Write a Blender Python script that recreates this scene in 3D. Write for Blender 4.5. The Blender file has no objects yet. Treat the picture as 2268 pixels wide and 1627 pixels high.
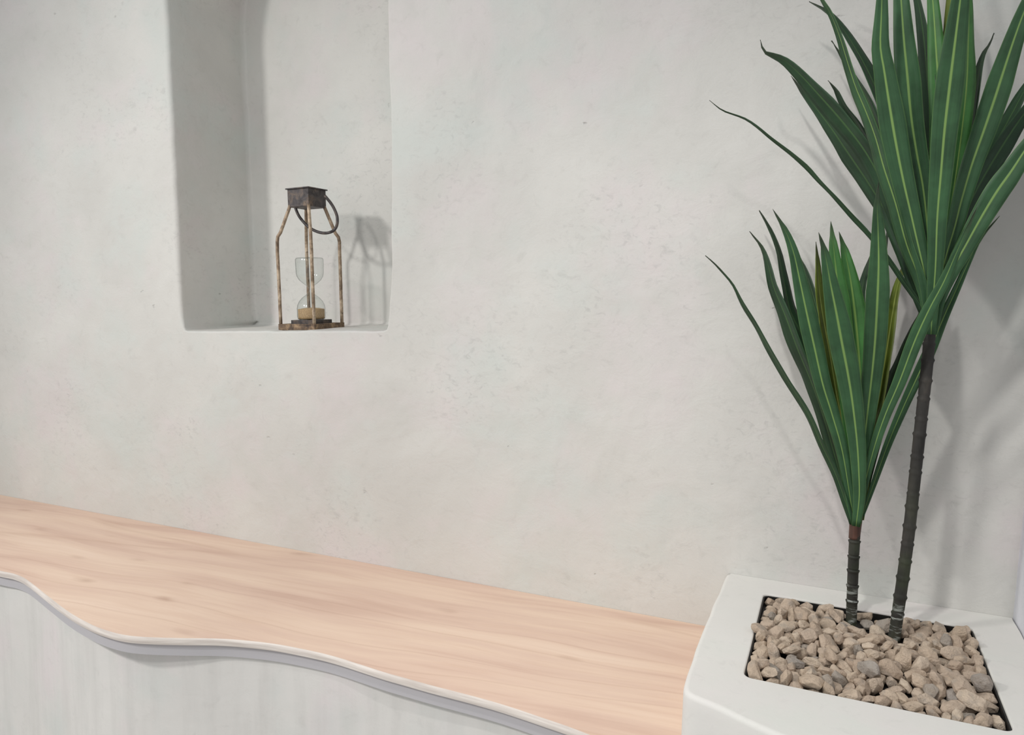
import bpy, bmesh, math, random
from mathutils import Vector, Matrix, Quaternion
from mathutils.noise import noise as pnoise
PI = math.pi
SC = bpy.context.scene
COL = SC.collection

# ------------------------------------------------------------------ camera model (solved from the photograph's vanishing points)
F = 1694.2
ROT = Matrix(((0.92068979, 0.38979462, 0.01976023),
              (-0.05893327, 0.08879436, 0.99430500),
              (0.38582014, -0.91661099, 0.10472393)))     # world -> camera
CAM = Vector((0.0, -1.4709, 1.10))
WTOC = ROT.transposed()

def ray(px, py):
    return WTOC @ Vector(((px - 1134) / F, (813.5 - py) / F, -1.0))
def at_y(px, py, y=0.0):
    d = ray(px, py); t = (y - CAM.y) / d.y
    return CAM + d * t
def at_z(px, py, z):
    d = ray(px, py); t = (z - CAM.z) / d.z
    return CAM + d * t

# ------------------------------------------------------------------ helpers
def link(o, parent=None):
    COL.objects.link(o)
    if parent: o.parent = parent
    return o
def obj(name, bm, mat, parent=None, smooth=False):
    me = bpy.data.meshes.new(name)
    bmesh.ops.recalc_face_normals(bm, faces=bm.faces[:])
    bm.to_mesh(me); bm.free()
    if smooth:
        for p in me.polygons: p.use_smooth = True
    me.materials.append(mat)
    return link(bpy.data.objects.new(name, me), parent)
def thing(name, label, cat, loc=(0, 0, 0), group=None):
    o = bpy.data.objects.new(name, None); COL.objects.link(o)
    o.empty_display_size = .05
    o.location = loc; o['label'] = label; o['category'] = cat
    if group: o['group'] = group
    return o
def structure(o):
    o['kind'] = 'structure'; return o
def smooth_by_angle(o, deg=35):
    for p in o.data.polygons: p.use_smooth = True
    o.data.set_sharp_from_angle(angle=math.radians(deg))
def catmull(pts, n):
    """resample a polyline of Vectors by Catmull-Rom into n+1 points (uniform in chord length)"""
    P = [pts[0] * 2 - pts[1]] + list(pts) + [pts[-1] * 2 - pts[-2]]
    dense = []
    for i in range(1, len(P) - 2):
        for k in range(12):
            t = k / 12
            a, b, c, d = P[i - 1], P[i], P[i + 1], P[i + 2]
            dense.append(.5 * ((2 * b) + (c - a) * t + (2 * a - 5 * b + 4 * c - d) * t * t + (3 * b - a - 3 * c + d) * t ** 3))
    dense.append(P[-2].copy())
    L = [0]
    for a, b in zip(dense, dense[1:]): L.append(L[-1] + (b - a).length)
    out = []; j = 0
    for k in range(n + 1):
        s = L[-1] * k / n
        while j < len(L) - 2 and L[j + 1] < s: j += 1
        u = (s - L[j]) / max(1e-9, L[j + 1] - L[j])
        out.append(dense[j].lerp(dense[j + 1], min(1, max(0, u))))
    return out
def tube(bm, pts, rads, seg=12, caps=True, closed=False):
    up = Vector((0.13, 0.31, 0.94)).normalized()
    n = len(pts); rings = []
    prev = None
    for i, p in enumerate(pts):
        if closed: t = (pts[(i + 1) % n] - pts[i - 1]).normalized()
        else: t = (pts[min(i + 1, n - 1)] - pts[max(i - 1, 0)]).normalized()
        if prev is None:
            a = t.cross(up)
            if a.length < .1: a = t.cross(Vector((1, 0, 0)))
            a.normalize()
        else:
            a = (prev - t * prev.dot(t)).normalized()
        prev = a; b = t.cross(a)
        r = rads[i] if isinstance(rads, (list, tuple)) else rads
        rings.append([bm.verts.new(p + (a * math.cos(2 * PI * k / seg) + b * math.sin(2 * PI * k / seg)) * r) for k in range(seg)])
    for i in range(n if closed else n - 1):
        A, B = rings[i], rings[(i + 1) % n]
        for k in range(seg):
            bm.faces.new((A[k], A[(k + 1) % seg], B[(k + 1) % seg], B[k]))
    if caps and not closed:
        bm.faces.new(rings[0][::-1]); bm.faces.new(rings[-1])
    return rings
def lathe(bm, prof, seg=40, cz=0):
    rings = []
    for r, z in prof:
        if r < 1e-6: rings.append([bm.verts.new((0, 0, z + cz))])
        else: rings.append([bm.verts.new((r * math.cos(2 * PI * k / seg), r * math.sin(2 * PI * k / seg), z + cz)) for k in range(seg)])
    for A, B in zip(rings, rings[1:]):
        for k in range(seg):
            a0, a1 = A[k % len(A)], A[(k + 1) % len(A)]
            b0, b1 = B[k % len(B)], B[(k + 1) % len(B)]
            if len(A) == 1: bm.faces.new((a0, b1, b0))
            elif len(B) == 1: bm.faces.new((a0, a1, b0))
            else: bm.faces.new((a0, a1, b1, b0))
def box(bm, size, loc=(0, 0, 0), bevel=0, segs=2):
    tmp = bmesh.new()
    bmesh.ops.create_cube(tmp, size=1, matrix=Matrix.Translation(loc) @ Matrix.Diagonal((*size, 1)))
    if bevel: bmesh.ops.bevel(tmp, geom=tmp.edges[:], offset=bevel, segments=segs, affect='EDGES', profile=.5)
    me = bpy.data.meshes.new('tmp'); tmp.to_mesh(me); tmp.free()
    bm.from_mesh(me); bpy.data.meshes.remove(me)

# ------------------------------------------------------------------ materials
def s2l(c):
    return tuple(((v / 255) / 12.92 if v <= 10 else (((v / 255) + .055) / 1.055) ** 2.4) for v in c) + (1,)
class NT:
    def __init__(self, name):
        self.m = bpy.data.materials.new(name); self.m.use_nodes = True
        self.t = self.m.node_tree; self.t.nodes.clear()
        self.out = self.t.nodes.new('ShaderNodeOutputMaterial')
        self.tc = self.t.nodes.new('ShaderNodeTexCoord')
    def n(self, typ, **kw):
        x = self.t.nodes.new(typ)
        for k, v in kw.items():
            if k in x.inputs.keys() if isinstance(k, str) else False: x.inputs[k].default_value = v
            else: setattr(x, k, v)
        return x
    def l(self, a, b): self.t.links.new(a, b)
    def noise(self, vec, scale, detail=4, rough=.55, dist=0):
        x = self.n('ShaderNodeTexNoise')
        x.inputs['Scale'].default_value = scale; x.inputs['Detail'].default_value = detail
        x.inputs['Roughness'].default_value = rough; x.inputs['Distortion'].default_value = dist
        self.l(vec, x.inputs['Vector']); return x.outputs['Fac']
    def mapping(self, vec, scale=(1, 1, 1), rot=(0, 0, 0), loc=(0, 0, 0)):
        x = self.n('ShaderNodeMapping')
        x.inputs['Scale'].default_value = scale; x.inputs['Rotation'].default_value = rot; x.inputs['Location'].default_value = loc
        self.l(vec, x.inputs['Vector']); return x.outputs['Vector']
    def ramp(self, fac, stops, interp='LINEAR'):
        x = self.n('ShaderNodeValToRGB'); x.color_ramp.interpolation = interp
        e = x.color_ramp.elements
        while len(e) < len(stops): e.new(.5)
        for el, (p, c) in zip(e, stops): el.position = p; el.color = c if len(c) == 4 else (*c, 1)
        self.l(fac, x.inputs['Fac']); return x.outputs['Color']
    def mix(self, fac, a, b, mode='MIX'):
        x = self.n('ShaderNodeMix', data_type='RGBA', blend_type=mode)
        if isinstance(fac, (int, float)): x.inputs[0].default_value = fac
        else: self.l(fac, x.inputs[0])
        for i, v in ((6, a), (7, b)):
            if isinstance(v, tuple): x.inputs[i].default_value = v
            else: self.l(v, x.inputs[i])
        return x.outputs[2]
    def math(self, op, a, b=0.0, clamp=False):
        x = self.n('ShaderNodeMath', operation=op); x.use_clamp = clamp
        for i, v in ((0, a), (1, b)):
            if isinstance(v, (int, float)): x.inputs[i].default_value = v
            else: self.l(v, x.inputs[i])
        return x.outputs[0]
    def bump(self, h, dist, strength=1.0, prev=None):
        x = self.n('ShaderNodeBump'); x.inputs['Distance'].default_value = dist; x.inputs['Strength'].default_value = strength
        self.l(h, x.inputs['Height'])
        if prev is not None: self.l(prev, x.inputs['Normal'])
        return x.outputs['Normal']
    def bsdf(self, color, rough=.8, metal=0.0, normal=None, spec=.5, **kw):
        x = self.n('ShaderNodeBsdfPrincipled')
        if isinstance(color, tuple): x.inputs['Base Color'].default_value = color
        else: self.l(color, x.inputs['Base Color'])
        for k, v in (('Roughness', rough), ('Metallic', metal)):
            if isinstance(v, (int, float)): x.inputs[k].default_value = v
            else: self.l(v, x.inputs[k])
        x.inputs['Specular IOR Level'].default_value = spec
        if normal is not None: self.l(normal, x.inputs['Normal'])
        self.l(x.outputs[0], self.out.inputs[0])
        return x
W_ = (1, 1, 1, 1); K_ = (0, 0, 0, 1)

def plaster(name, c_lo, c_hi, pink, green, bump=1.0, streak=False, marks=True):
    m = NT(name); v = m.tc.outputs['Object']
    big = m.noise(v, 2.6, 5, .6, .3)
    col = m.mix(m.ramp(big, [(.3, K_), (.7, W_)]), s2l(c_lo), s2l(c_hi))
    pk = m.ramp(m.noise(m.mapping(v, loc=(3, 1, 7)), 4.5, 4, .6), [(.5, K_), (.68, W_)])
    gr = m.ramp(m.noise(m.mapping(v, loc=(9, 5, 2)), 5.5, 4, .6), [(.5, K_), (.7, W_)])
    col = m.mix(m.math('MULTIPLY', pk, .75), col, s2l(pink))
    col = m.mix(m.math('MULTIPLY', gr, .75), col, s2l(green))
    fine = m.noise(v, 34, 6, .7, .6)
    col = m.mix(m.math('MULTIPLY', m.ramp(fine, [(.56, K_), (.78, W_)]), .35), col, s2l(tuple(int(x * .9) for x in c_lo)))
    if marks:
        # sparse trowel nicks and pits
        vor = m.n('ShaderNodeTexVoronoi', feature='F1'); vor.inputs['Scale'].default_value = 17
        warp = m.n('ShaderNodeVectorMath', operation='ADD')
        nz = m.n('ShaderNodeTexNoise'); nz.inputs['Scale'].default_value = 40; nz.inputs['Detail'].default_value = 4; m.l(v, nz.inputs['Vector'])
        sc = m.n('ShaderNodeVectorMath', operation='SCALE'); sc.inputs[3].default_value = .035
        m.l(nz.outputs['Color'], sc.inputs[0]); m.l(v, warp.inputs[0]); m.l(sc.outputs[0], warp.inputs[1])
        m.l(m.mapping(warp.outputs[0], scale=(1, 1, 1.7), rot=(0, .5, 0)), vor.inputs['Vector'])
        pit = m.ramp(vor.outputs['Distance'], [(.035, W_), (.10, K_)])
        gate = m.ramp(m.noise(m.mapping(v, loc=(2, 8, 4)), 9, 3), [(.58, K_), (.66, W_)])
        pit = m.math('MULTIPLY', pit, gate)
        col = m.mix(m.math('MULTIPLY', pit, .38), col, s2l((120, 120, 118)))
    if marks:
        # smudges left by the trowel, in patches
        sm_ = m.ramp(m.noise(m.mapping(v, scale=(1, 1, 1.6), rot=(0, -.6, 0)), 52, 5, .65, .8), [(.54, K_), (.68, W_)])
        sg = m.ramp(m.noise(m.mapping(v, loc=(6, 2, 9)), 3.2, 4, .6), [(.47, K_), (.64, W_)])
        col = m.mix(m.math('MULTIPLY', m.math('MULTIPLY', sm_, sg), .30), col, s2l((158, 158, 156)))
    if streak:
        st = m.noise(m.mapping(v, scale=(26, 26, 3)), 1.0, 5, .6)
        col = m.mix(m.math('MULTIPLY', m.ramp(st, [(.45, K_), (.75, W_)]), .5), col, s2l(tuple(int(x * .93) for x in c_lo)))
    n1 = m.bump(m.noise(v, 4.5, 3, .5, .4), .018 * bump, .55)
    tr = m.noise(m.mapping(v, scale=(1, 1, 1.4), rot=(0, .7, 0)), 13, 6, .6, .8)
    n2 = m.bump(tr, .0026 * bump, .6, n1)
    n3 = m.bump(m.noise(v, 170, 4, .6), .0006 * bump, .6, n2)
    if marks: n3 = m.bump(pit, -.0016, .8, n3)
    m.bsdf(col, .82, 0, n3, spec=.25)
    return m.m

M_WALL = plaster('wall_plaster', (200, 199, 194), (214, 213, 208), (213, 206, 205), (203, 208, 203))
M_SIDE = plaster('side_wall_plaster', (214, 215, 220), (222, 223, 229), (220, 216, 224), (214, 218, 220), 1.2, marks=False)
M_RISER = plaster('bench_plaster', (212, 210, 206), (220, 218, 214), (220, 210, 211), (206, 209, 205), .5, streak=True, marks=False)
M_PLANTER = plaster('planter_plaster', (219, 218, 213), (226, 224, 219), (225, 219, 217), (218, 221, 214), .35, marks=False)
def flat(name, c, rough=.8, metal=0, spec=.5):
    m = NT(name); m.bsdf(s2l(c), rough, metal, None, spec); return m.m

def wood():
    m = NT('pale_wood'); v = m.tc.outputs['Object']
    vv = m.mapping(v, rot=(0, 0, math.radians(-3)))
    # gently bent grain running along the bench
    bend = m.n('ShaderNodeTexNoise'); bend.inputs['Scale'].default_value = 1.6; bend.inputs['Detail'].default_value = 2
    m.l(m.mapping(vv, scale=(1, 2.2, 1)), bend.inputs['Vector'])
    sc = m.n('ShaderNodeVectorMath', operation='SCALE'); sc.inputs[3].default_value = .10
    m.l(bend.outputs['Color'], sc.inputs[0])
    ad = m.n('ShaderNodeVectorMath', operation='ADD'); m.l(vv, ad.inputs[0]); m.l(sc.outputs[0], ad.inputs[1])
    g = ad.outputs[0]
    a = m.noise(m.mapping(g, scale=(1.2, 13, 1)), 1.5, 4, .55)
    b = m.noise(m.mapping(g, scale=(3, 70, 1), loc=(5, 2, 0)), 1.5, 5, .6)
    col = m.ramp(a, [(.3, s2l((208, 177, 159))), (.46, s2l((221, 193, 174))), (.6, s2l((228, 202, 181))), (.75, s2l((233, 209, 189)))])
    col = m.mix(m.math('MULTIPLY', m.ramp(b, [(.5, K_), (.75, W_)]), .3), col, s2l((205, 168, 144)))
    # cathedral lines: thin dark contours of a slow noise
    c = m.noise(m.mapping(g, scale=(.3, 3.4, 1), loc=(1.3, .4, 0)), 1.4, 1, .4)
    w = m.math('FRACT', m.math('MULTIPLY', c, 7))
    line = m.ramp(w, [(.0, W_), (.06, K_), (.95, K_), (1, W_)])
    col = m.mix(m.math('MULTIPLY', line, .2), col, s2l((176, 136, 112)))
    # little dark flecks and knots drawn out along the grain
    vo = m.n('ShaderNodeTexVoronoi', feature='F1'); vo.inputs['Scale'].default_value = 1
    m.l(m.mapping(g, scale=(5, 16, 1), loc=(.2, .7, 0)), vo.inputs['Vector'])
    fl = m.math('MULTIPLY', m.ramp(vo.outputs['Distance'], [(.03, W_), (.2, K_)]), m.ramp(m.noise(m.mapping(v, loc=(4, 4, 4)), 5, 2), [(.5, K_), (.6, W_)]))
    col = m.mix(m.math('MULTIPLY', fl, .45), col, s2l((160, 122, 100)))
    m.bsdf(col, .5, 0, m.bump(b, .0006, .4), spec=.35)
    return m.m
M_WOOD = wood()
def wood_edge():
    m = NT('lit_white_edge'); v = m.tc.outputs['Object']
    a = m.noise(m.mapping(v, scale=(9, 9, 160)), 1, 4)
    m.bsdf(m.ramp(a, [(.35, s2l((206, 196, 188))), (.65, s2l((236, 228, 220)))]), .6)  # white edge; the light it catches is also put into the colour
    return m.m
M_EDGE = wood_edge()

# ------------------------------------------------------------------ room: back wall with the arched niche
ZS = 0.0
def vnoise(x, y, z=0): return pnoise(Vector((x, y, z)))
XR = .305            # face of the right wall
left_px = [(408, 733), (403, 700), (397, 600), (392, 480), (386, 360), (380, 240), (374, 120), (368, 0)]
right_px = [(859, 0), (860, 120), (864, 230), (867, 330), (867, 450), (867, 560), (865, 640), (861, 700), (857, 732)]
L = [at_y(*p) for p in left_px]; Rr = [at_y(*p) for p in right_px]
outline = [(p.x, p.z, .012 if i > 1 else (.004, .009)[i]) for i, p in enumerate(L)]
x0a, x1a = L[-1].x, Rr[0].x
zsp = 1.80
cx = (x0a + x1a) / 2; rx = (x1a - x0a) / 2
for k in range(0, 25):
    a = PI - PI * k / 24
    outline.append((cx + rx * math.cos(a), zsp + (.29) * math.sin(a), .012))
outline += [(p.x, p.z, .004) for p in Rr]
xb0, xb1 = outline[0][0], outline[-1][0]
zb0, zb1 = outline[0][1], outline[-1][1]
for k in range(1, 9):
    t = k / 9
    outline.append((xb1 + (xb0 - xb1) * t, zb1 + (zb0 - zb1) * t, .005))
# dense resample with a hand-made wobble
dense = []
n = len(outline)
for i in range(n):
    a, b = outline[i], outline[(i + 1) % n]
    d = math.hypot(b[0] - a[0], b[1] - a[1]); m_ = max(1, int(d / .009))
    for k in range(m_):
        t = k / m_
        dense.append([a[0] + (b[0] - a[0]) * t, a[1] + (b[1] - a[1]) * t, a[2] + (b[2] - a[2]) * t])
for it in range(1):      # soften the corners a little
    q = [list(p) for p in dense]
    for i in range(len(dense)):
        a, b, c = dense[i - 1], dense[i], dense[(i + 1) % len(dense)]
        for k in range(3): q[i][k] = (a[k] + 2 * b[k] + c[k]) / 4
    dense = q
N = len(dense)
ctr = Vector((cx, 0, 1.4))
norms = []
for i in range(N):
    a, c = dense[i - 1], dense[(i + 1) % N]
    t = Vector((c[0] - a[0], c[1] - a[1])).normalized()
    nn = Vector((-t.y, t.x))           # outline runs clockwise seen from the room, so this points outward
    if nn.dot(Vector((dense[i][0] - ctr.x, dense[i][1] - ctr.z))) < 0: nn = -nn
    norms.append(nn)
for i in range(N):
    w = .0022 * vnoise(dense[i][0] * 11, dense[i][1] * 11, 3) + .0012 * vnoise(dense[i][0] * 40, dense[i][1] * 40, 9)
    dense[i][0] += norms[i].x * w; dense[i][1] += norms[i].y * w
DEPTH = .25
bm = bmesh.new()
def ring(yfun, offfun):
    out = []
    for i in range(N):
        x, z, r = dense[i]; o = offfun(i, r)
        out.append(bm.verts.new((x + norms[i].x * o, yfun(i, r), z + norms[i].y * o)))
    return out
rings = []
for k in range(6):
    a = PI / 2 * k / 5
    rings.append(ring(lambda i, r, a=a: r * (1 - math.cos(a)), lambda i, r, a=a: r * (1 - math.sin(a))))
def inset(i, y):            # jambs lean in slightly with depth, rougher towards the back corner
    nn = norms[i]; side = max(0, -nn.x)
    return -(.012 * side + .004) * y / DEPTH - .0035 * (y / DEPTH) * vnoise(dense[i][0] * 14, dense[i][1] * 14, y * 8) \
           - .003 * vnoise(dense[i][0] * 9, dense[i][1] * 9, y * 20 + 5) * (y / DEPTH)
for y in (.03, .06, .1, .14, .18, .21, .235):
    rings.append(ring(lambda i, r, y=y: y, lambda i, r, y=y: inset(i, y)))
rings.append(ring(lambda i, r: .246, lambda i, r: inset(i, .24) - .002))
rings.append(ring(lambda i, r: DEPTH, lambda i, r: inset(i, .25) - .008))
jamb = []
for A, B in zip(rings, rings[1:]):
    for i in range(N):
        jamb.append(bm.faces.new((A[i], A[(i + 1) % N], B[(i + 1) % N], B[i])))
for f in jamb: f.smooth = True
# back panel and front face
loop = rings[-1]
edges = [bm.edges.get((loop[i], loop[(i + 1) % N])) for i in range(N)]
bmesh.ops.triangle_fill(bm, edges=edges, use_beauty=True)
X0, X1, Z0, Z1 = -3.8, 1.9, 0, 2.6
outer = [bm.verts.new(p) for p in ((X0, 0, Z0), (X1, 0, Z0), (X1, 0, Z1), (X0, 0, Z1))]
oe = [bm.edges.new((outer[i], outer[(i + 1) % 4])) for i in range(4)]
edges = [bm.edges.get((rings[0][i], rings[0][(i + 1) % N])) for i in range(N)]
bmesh.ops.triangle_fill(bm, edges=edges + oe, use_beauty=True)
structure(obj('wall_back', bm, M_WALL))

# right wall: only its near-vertical edge shows beside the planter
bm = bmesh.new()
ny, nz = 40, 60
grid = [[bm.verts.new((XR + .004 * vnoise(i * .3, j * .35, 2) + (.002 * vnoise(i, j * 1.3, 7) if i == 0 else 0), -.70 + (.70 + .02) * (1 - i / ny), 2.6 * j / nz)) for j in range(nz + 1)] for i in range(ny + 1)]
for i in range(ny):
    for j in range(nz): bm.faces.new((grid[i][j], grid[i + 1][j], grid[i + 1][j + 1], grid[i][j + 1]))
r = bmesh.ops.extrude_face_region(bm, geom=bm.faces[:])
bmesh.ops.translate(bm, vec=(.12, 0, 0), verts=[e for e in r['geom'] if isinstance(e, bmesh.types.BMVert)])
structure(obj('wall_right', bm, M_SIDE, smooth=False))

bm = bmesh.new(); box(bm, (5.7, 3.6, .04), (-.95, -1.79, -.02))
def floor_mat():
    m = NT('floor_screed'); v = m.tc.outputs['Object']
    c = m.ramp(m.noise(v, 3, 5), [(.3, s2l((206, 204, 200))), (.7, s2l((216, 214, 210)))])
    m.bsdf(c, .5, 0, m.bump(m.noise(v, 40, 3), .001, .4)); return m.m
structure(obj('floor', bm, floor_mat()))

# ------------------------------------------------------------------ built-in bench: wavy wooden seat on a plaster base
ZB = .45
front_px = [(0, 1265), (25, 1270), (50, 1280), (75, 1298), (100, 1318), (150, 1356), (200, 1384), (240, 1399), (280, 1408), (330, 1412), (400, 1414), (480, 1415),
            (550, 1420), (620, 1429), (700, 1445), (750, 1458), (800, 1474), (850, 1490), (900, 1504), (950, 1518), (1000, 1531), (1050, 1544), (1100, 1558), (1150, 1574),
            (1200, 1591), (1250, 1608), (1300, 1627)]
fr = [at_z(px, py, ZB) for px, py in front_px]
fr = [Vector((-3.2, -.43, ZB)), Vector((-2.8, -.49, ZB)), Vector((-2.4, -.47, ZB)), Vector((-2.05, -.42, ZB)), Vector((-1.85, -.40, ZB))] + fr
fr += [Vector((-.25, -.462, ZB)), Vector((-.20, -.474, ZB)), Vector((-.172, -.48, ZB))]
fr = catmull(fr, 260)
XE = -.1635
bench = thing('built_in_bench', 'built-in wall bench with a wavy-fronted pale wood seat on a plastered base', 'bench', (-1.6, -.25, 0))
def slab(name, front, z0, z1, mat, mat2=None, bev=0):
    bm = bmesh.new()
    base = Vector((-1.6, -.25, 0))
    nf = len(front)
    lv = {}
    lay = []
    prof = [(0, z0), (0, z1)] if not bev else [(.0015, z0), (0, z0 + bev), (0, z1 - bev), (bev * .3, z1 - bev * .3), (bev, z1)]
    for off, z in prof:
        lay.append([bm.verts.new(Vector((p.x, p.y + off, z)) - base) for p in front])
    backb = [bm.verts.new(Vector((p.x, -.0005, z0)) - base) for p in front]
    backt = [bm.verts.new(Vector((p.x, -.0005, z1)) - base) for p in front]
    seq = [backb] + lay + [backt]
    for li, (A, B) in enumerate(zip(seq, seq[1:])):
        for i in range(nf - 1):
            f = bm.faces.new((A[i], A[i + 1], B[i + 1], B[i]))
            if mat2 and 0 < li < len(seq) - 2: f.material_index = 1
    for i in range(nf - 1): bm.faces.new((backt[i], backt[i + 1], backb[i + 1], backb[i]))
    bm.faces.new([s[0] for s in seq]); bm.faces.new([s[-1] for s in seq][::-1])
    o = obj(name, bm, mat, bench)
    if mat2: o.data.materials.append(mat2)
    smooth_by_angle(o, 40)
    return o
slab('seat', fr, ZB - .013, ZB, M_WOOD, M_EDGE, bev=.003)
apron = [Vector((p.x, p.y + .008, 0)) for p in fr]
slab('apron', apron, ZB - .036, ZB - .0135, flat('shaded_apron_plaster', (184, 182, 185), .7))  # base plaster, with the shade under the seat put into its colour
# the riser follows the seat more lazily, so the overhang varies
sm = [p.y for p in fr]
for it in range(170):
    sm = [sm[0]] + [(sm[i - 1] + 2 * sm[i] + sm[i + 1]) / 4 for i in range(1, len(sm) - 1)] + [sm[-1]]
riser = [Vector((p.x, max(p.y + .014, sm[i] + .022 + .004 * vnoise(p.x * 6, 0, 4)), 0)) for i, p in enumerate(fr)]
slab('base', riser, 0, ZB - .0355, M_RISER)

# ------------------------------------------------------------------ planter
ZP = .563
pf_px = [(1509, 1533), (1547, 1547), (1595, 1566), (1642, 1590), (1678, 1606), (1714, 1623)]
pf = [at_z(px, py, ZP) for px, py in pf_px]
path = [Vector((XE, -.0005, 0)), Vector((XE - .002, -.14, 0)), Vector((XE - .003, -.27, 0)), Vector((XE - .001, -.40, 0)), Vector((XE + .0015, -.462, 0))]
path += [Vector((p.x, p.y, 0)) for p in pf]
path += [Vector((.04, -.552, 0)), Vector((.12, -.57, 0)), Vector((.21, -.578, 0)), Vector((XR - .0025, -.58, 0)), Vector((XR - .0025, -.0005, 0))]
planter = thing('planter', 'white plastered built-in planter with a square gravel-filled opening', 'planter', (.07, -.27, 0))
PB = Vector((.07, -.27, 0))
HX0, HX1, HY0, HY1 = -.0895, .2345, -.3975, -.0745
def rrect(x0, x1, y0, y1, r, seg=5):
    out = []
    for cx_, cy_, a0 in ((x0 + r, y0 + r, PI), (x1 - r, y0 + r, 1.5 * PI), (x1 - r, y1 - r, 0), (x0 + r, y1 - r, .5 * PI)):
        for k in range(seg + 1):
            a = a0 + PI / 2 * k / seg
            out.append((cx_ + r * math.cos(a), cy_ + r * math.sin(a)))
    return out
bm = bmesh.new()
# resample the outline
def resample2(pts, step, keep_last=True):
    out = []
    for a, b in zip(pts, pts[1:]):
        d = (b - a).length; m_ = max(1, int(d / step))
        for k in range(m_): out.append(a.lerp(b, k / m_))
    out.append(pts[-1]); return out
# slight hand-rounding of the front-left corner
pp = resample2(path, .012)
for it in range(2):
    pp = [pp[0]] + [(pp[i - 1] + pp[i] * 2 + pp[i + 1]) / 4 for i in range(1, len(pp) - 1)] + [pp[-1]]
NP = len(pp)
pn = []
for i in range(NP):
    t = (pp[min(i + 1, NP - 1)] - pp[max(i - 1, 0)]).normalized()
    pn.append(Vector((-t.y, t.x, 0)) * -1)     # outward
if pn[3].x > 0: pn = [-v for v in pn]
for i in range(NP):          # hand-trowelled arris
    if 0 < i < NP - 1: pp[i] = pp[i] + pn[i] * .0012 * vnoise(pp[i].x * 22, pp[i].y * 22, 1)
# at both ends (against the walls) the rounding must stay parallel to the walls
prof = [(0, 0), (0, .3), (0, ZP - .02)] + [(.007 * (1 - math.cos(a)), ZP - .007 * (1 - math.sin(a))) for a in [PI / 2 * k / 5 for k in range(6)]]
lay = []
for off, z in prof:
    row = []
    for i, p in enumerate(pp):
        o_ = off
        q = p - pn[i] * o_
        if p.x > XR - .004: q.x = p.x
        if p.y > -.002: q.y = p.y
        row.append(bm.verts.new(Vector((q.x, q.y, z)) - PB))
    lay.append(row)
for A, B in zip(lay, lay[1:]):
    for i in range(NP - 1):
        f = bm.faces.new((A[i], A[i + 1], B[i + 1], B[i])); f.smooth = True
for A, B in zip(lay, lay[1:]): bm.faces.new((A[-1], A[0], B[0], B[-1]))
hole = rrect(HX0, HX1, HY0, HY1, .012)
NH = len(hole)
hr = []
for off, z in ((.002, ZP), (.0006, ZP - .0006), (0, ZP - .002), (0, ZP - .012)):
    h = rrect(HX0 - off, HX1 + off, HY0 - off, HY1 + off, .012)
    hr.append([bm.verts.new(Vector((x, y, z)) - PB) for x, y in h])
for A, B in zip(hr, hr[1:]):
    for i in range(NH): bm.faces.new((A[i], A[(i + 1) % NH], B[(i + 1) % NH], B[i]))
top = lay[-1]
te = [bm.edges.get((top[i], top[i + 1])) for i in range(NP - 1)] + [bm.edges.get((top[-1], top[0]))]
he = [bm.edges.get((hr[0][i], hr[0][(i + 1) % NH])) for i in range(NH)]
bmesh.ops.triangle_fill(bm, edges=te + he, use_beauty=True)
obj('body', bm, M_PLANTER, planter)
bm = bmesh.new()      # black liner tray that holds the gravel
ln = []
for off, z in ((0, ZP - .003), (.0022, ZP - .003), (.0022, ZP - .014)):
    ln.append([bm.verts.new(Vector((x, y, z)) - PB) for x, y in rrect(HX0 + off, HX1 - off, HY0 + off, HY1 - off, .0105)])
for A, B in zip(ln, ln[1:]):
    for i in range(NH): bm.faces.new((A[i], A[(i + 1) % NH], B[(i + 1) % NH], B[i]))
bm.faces.new(ln[-1])
obj('liner', bm, flat('black_liner', (22, 21, 20), .55), planter)['label'] = 'black liner inside the opening'

# ------------------------------------------------------------------ gravel: every pebble its own object, resting where a rigid-body drop left it
def rock_mesh(k):
    rnd = random.Random(100 + k)
    bm = bmesh.new()
    L = 1.0; W = rnd.uniform(.55, .82); T = rnd.uniform(.4, .64)
    pts = []
    while len(pts) < 20:
        v = Vector((rnd.gauss(0, 1), rnd.gauss(0, 1), rnd.gauss(0, 1)))
        if v.length < 1e-3: continue
        v.normalize()
        # superellipsoid-like, blocky
        e = 2.9
        s = (abs(v.x)**e + abs(v.y)**e + abs(v.z)**e) ** (-1 / e)
        v *= s * rnd.uniform(.82, 1.0) * .5
        v.x += .16 * v.y * rnd.choice((-1, 1))
        if all((v - p).length > .22 for p in pts): pts.append(v)
    for p in pts: bm.verts.new((p.x * L, p.y * W, p.z * T))
    r = bmesh.ops.convex_hull(bm, input=bm.verts[:])
    bmesh.ops.delete(bm, geom=[g for g in r['geom_interior'] if isinstance(g, bmesh.types.BMVert)], context='VERTS')
    bmesh.ops.dissolve_limit(bm, angle_limit=math.radians(17), verts=bm.verts[:], edges=bm.edges[:])
    bmesh.ops.bevel(bm, geom=bm.edges[:], offset=.032, segments=2, affect='EDGES', profile=.6, clamp_overlap=True)
    me = bpy.data.meshes.new('pebble')
    bm.to_mesh(me); bm.free()
    return me

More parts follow.
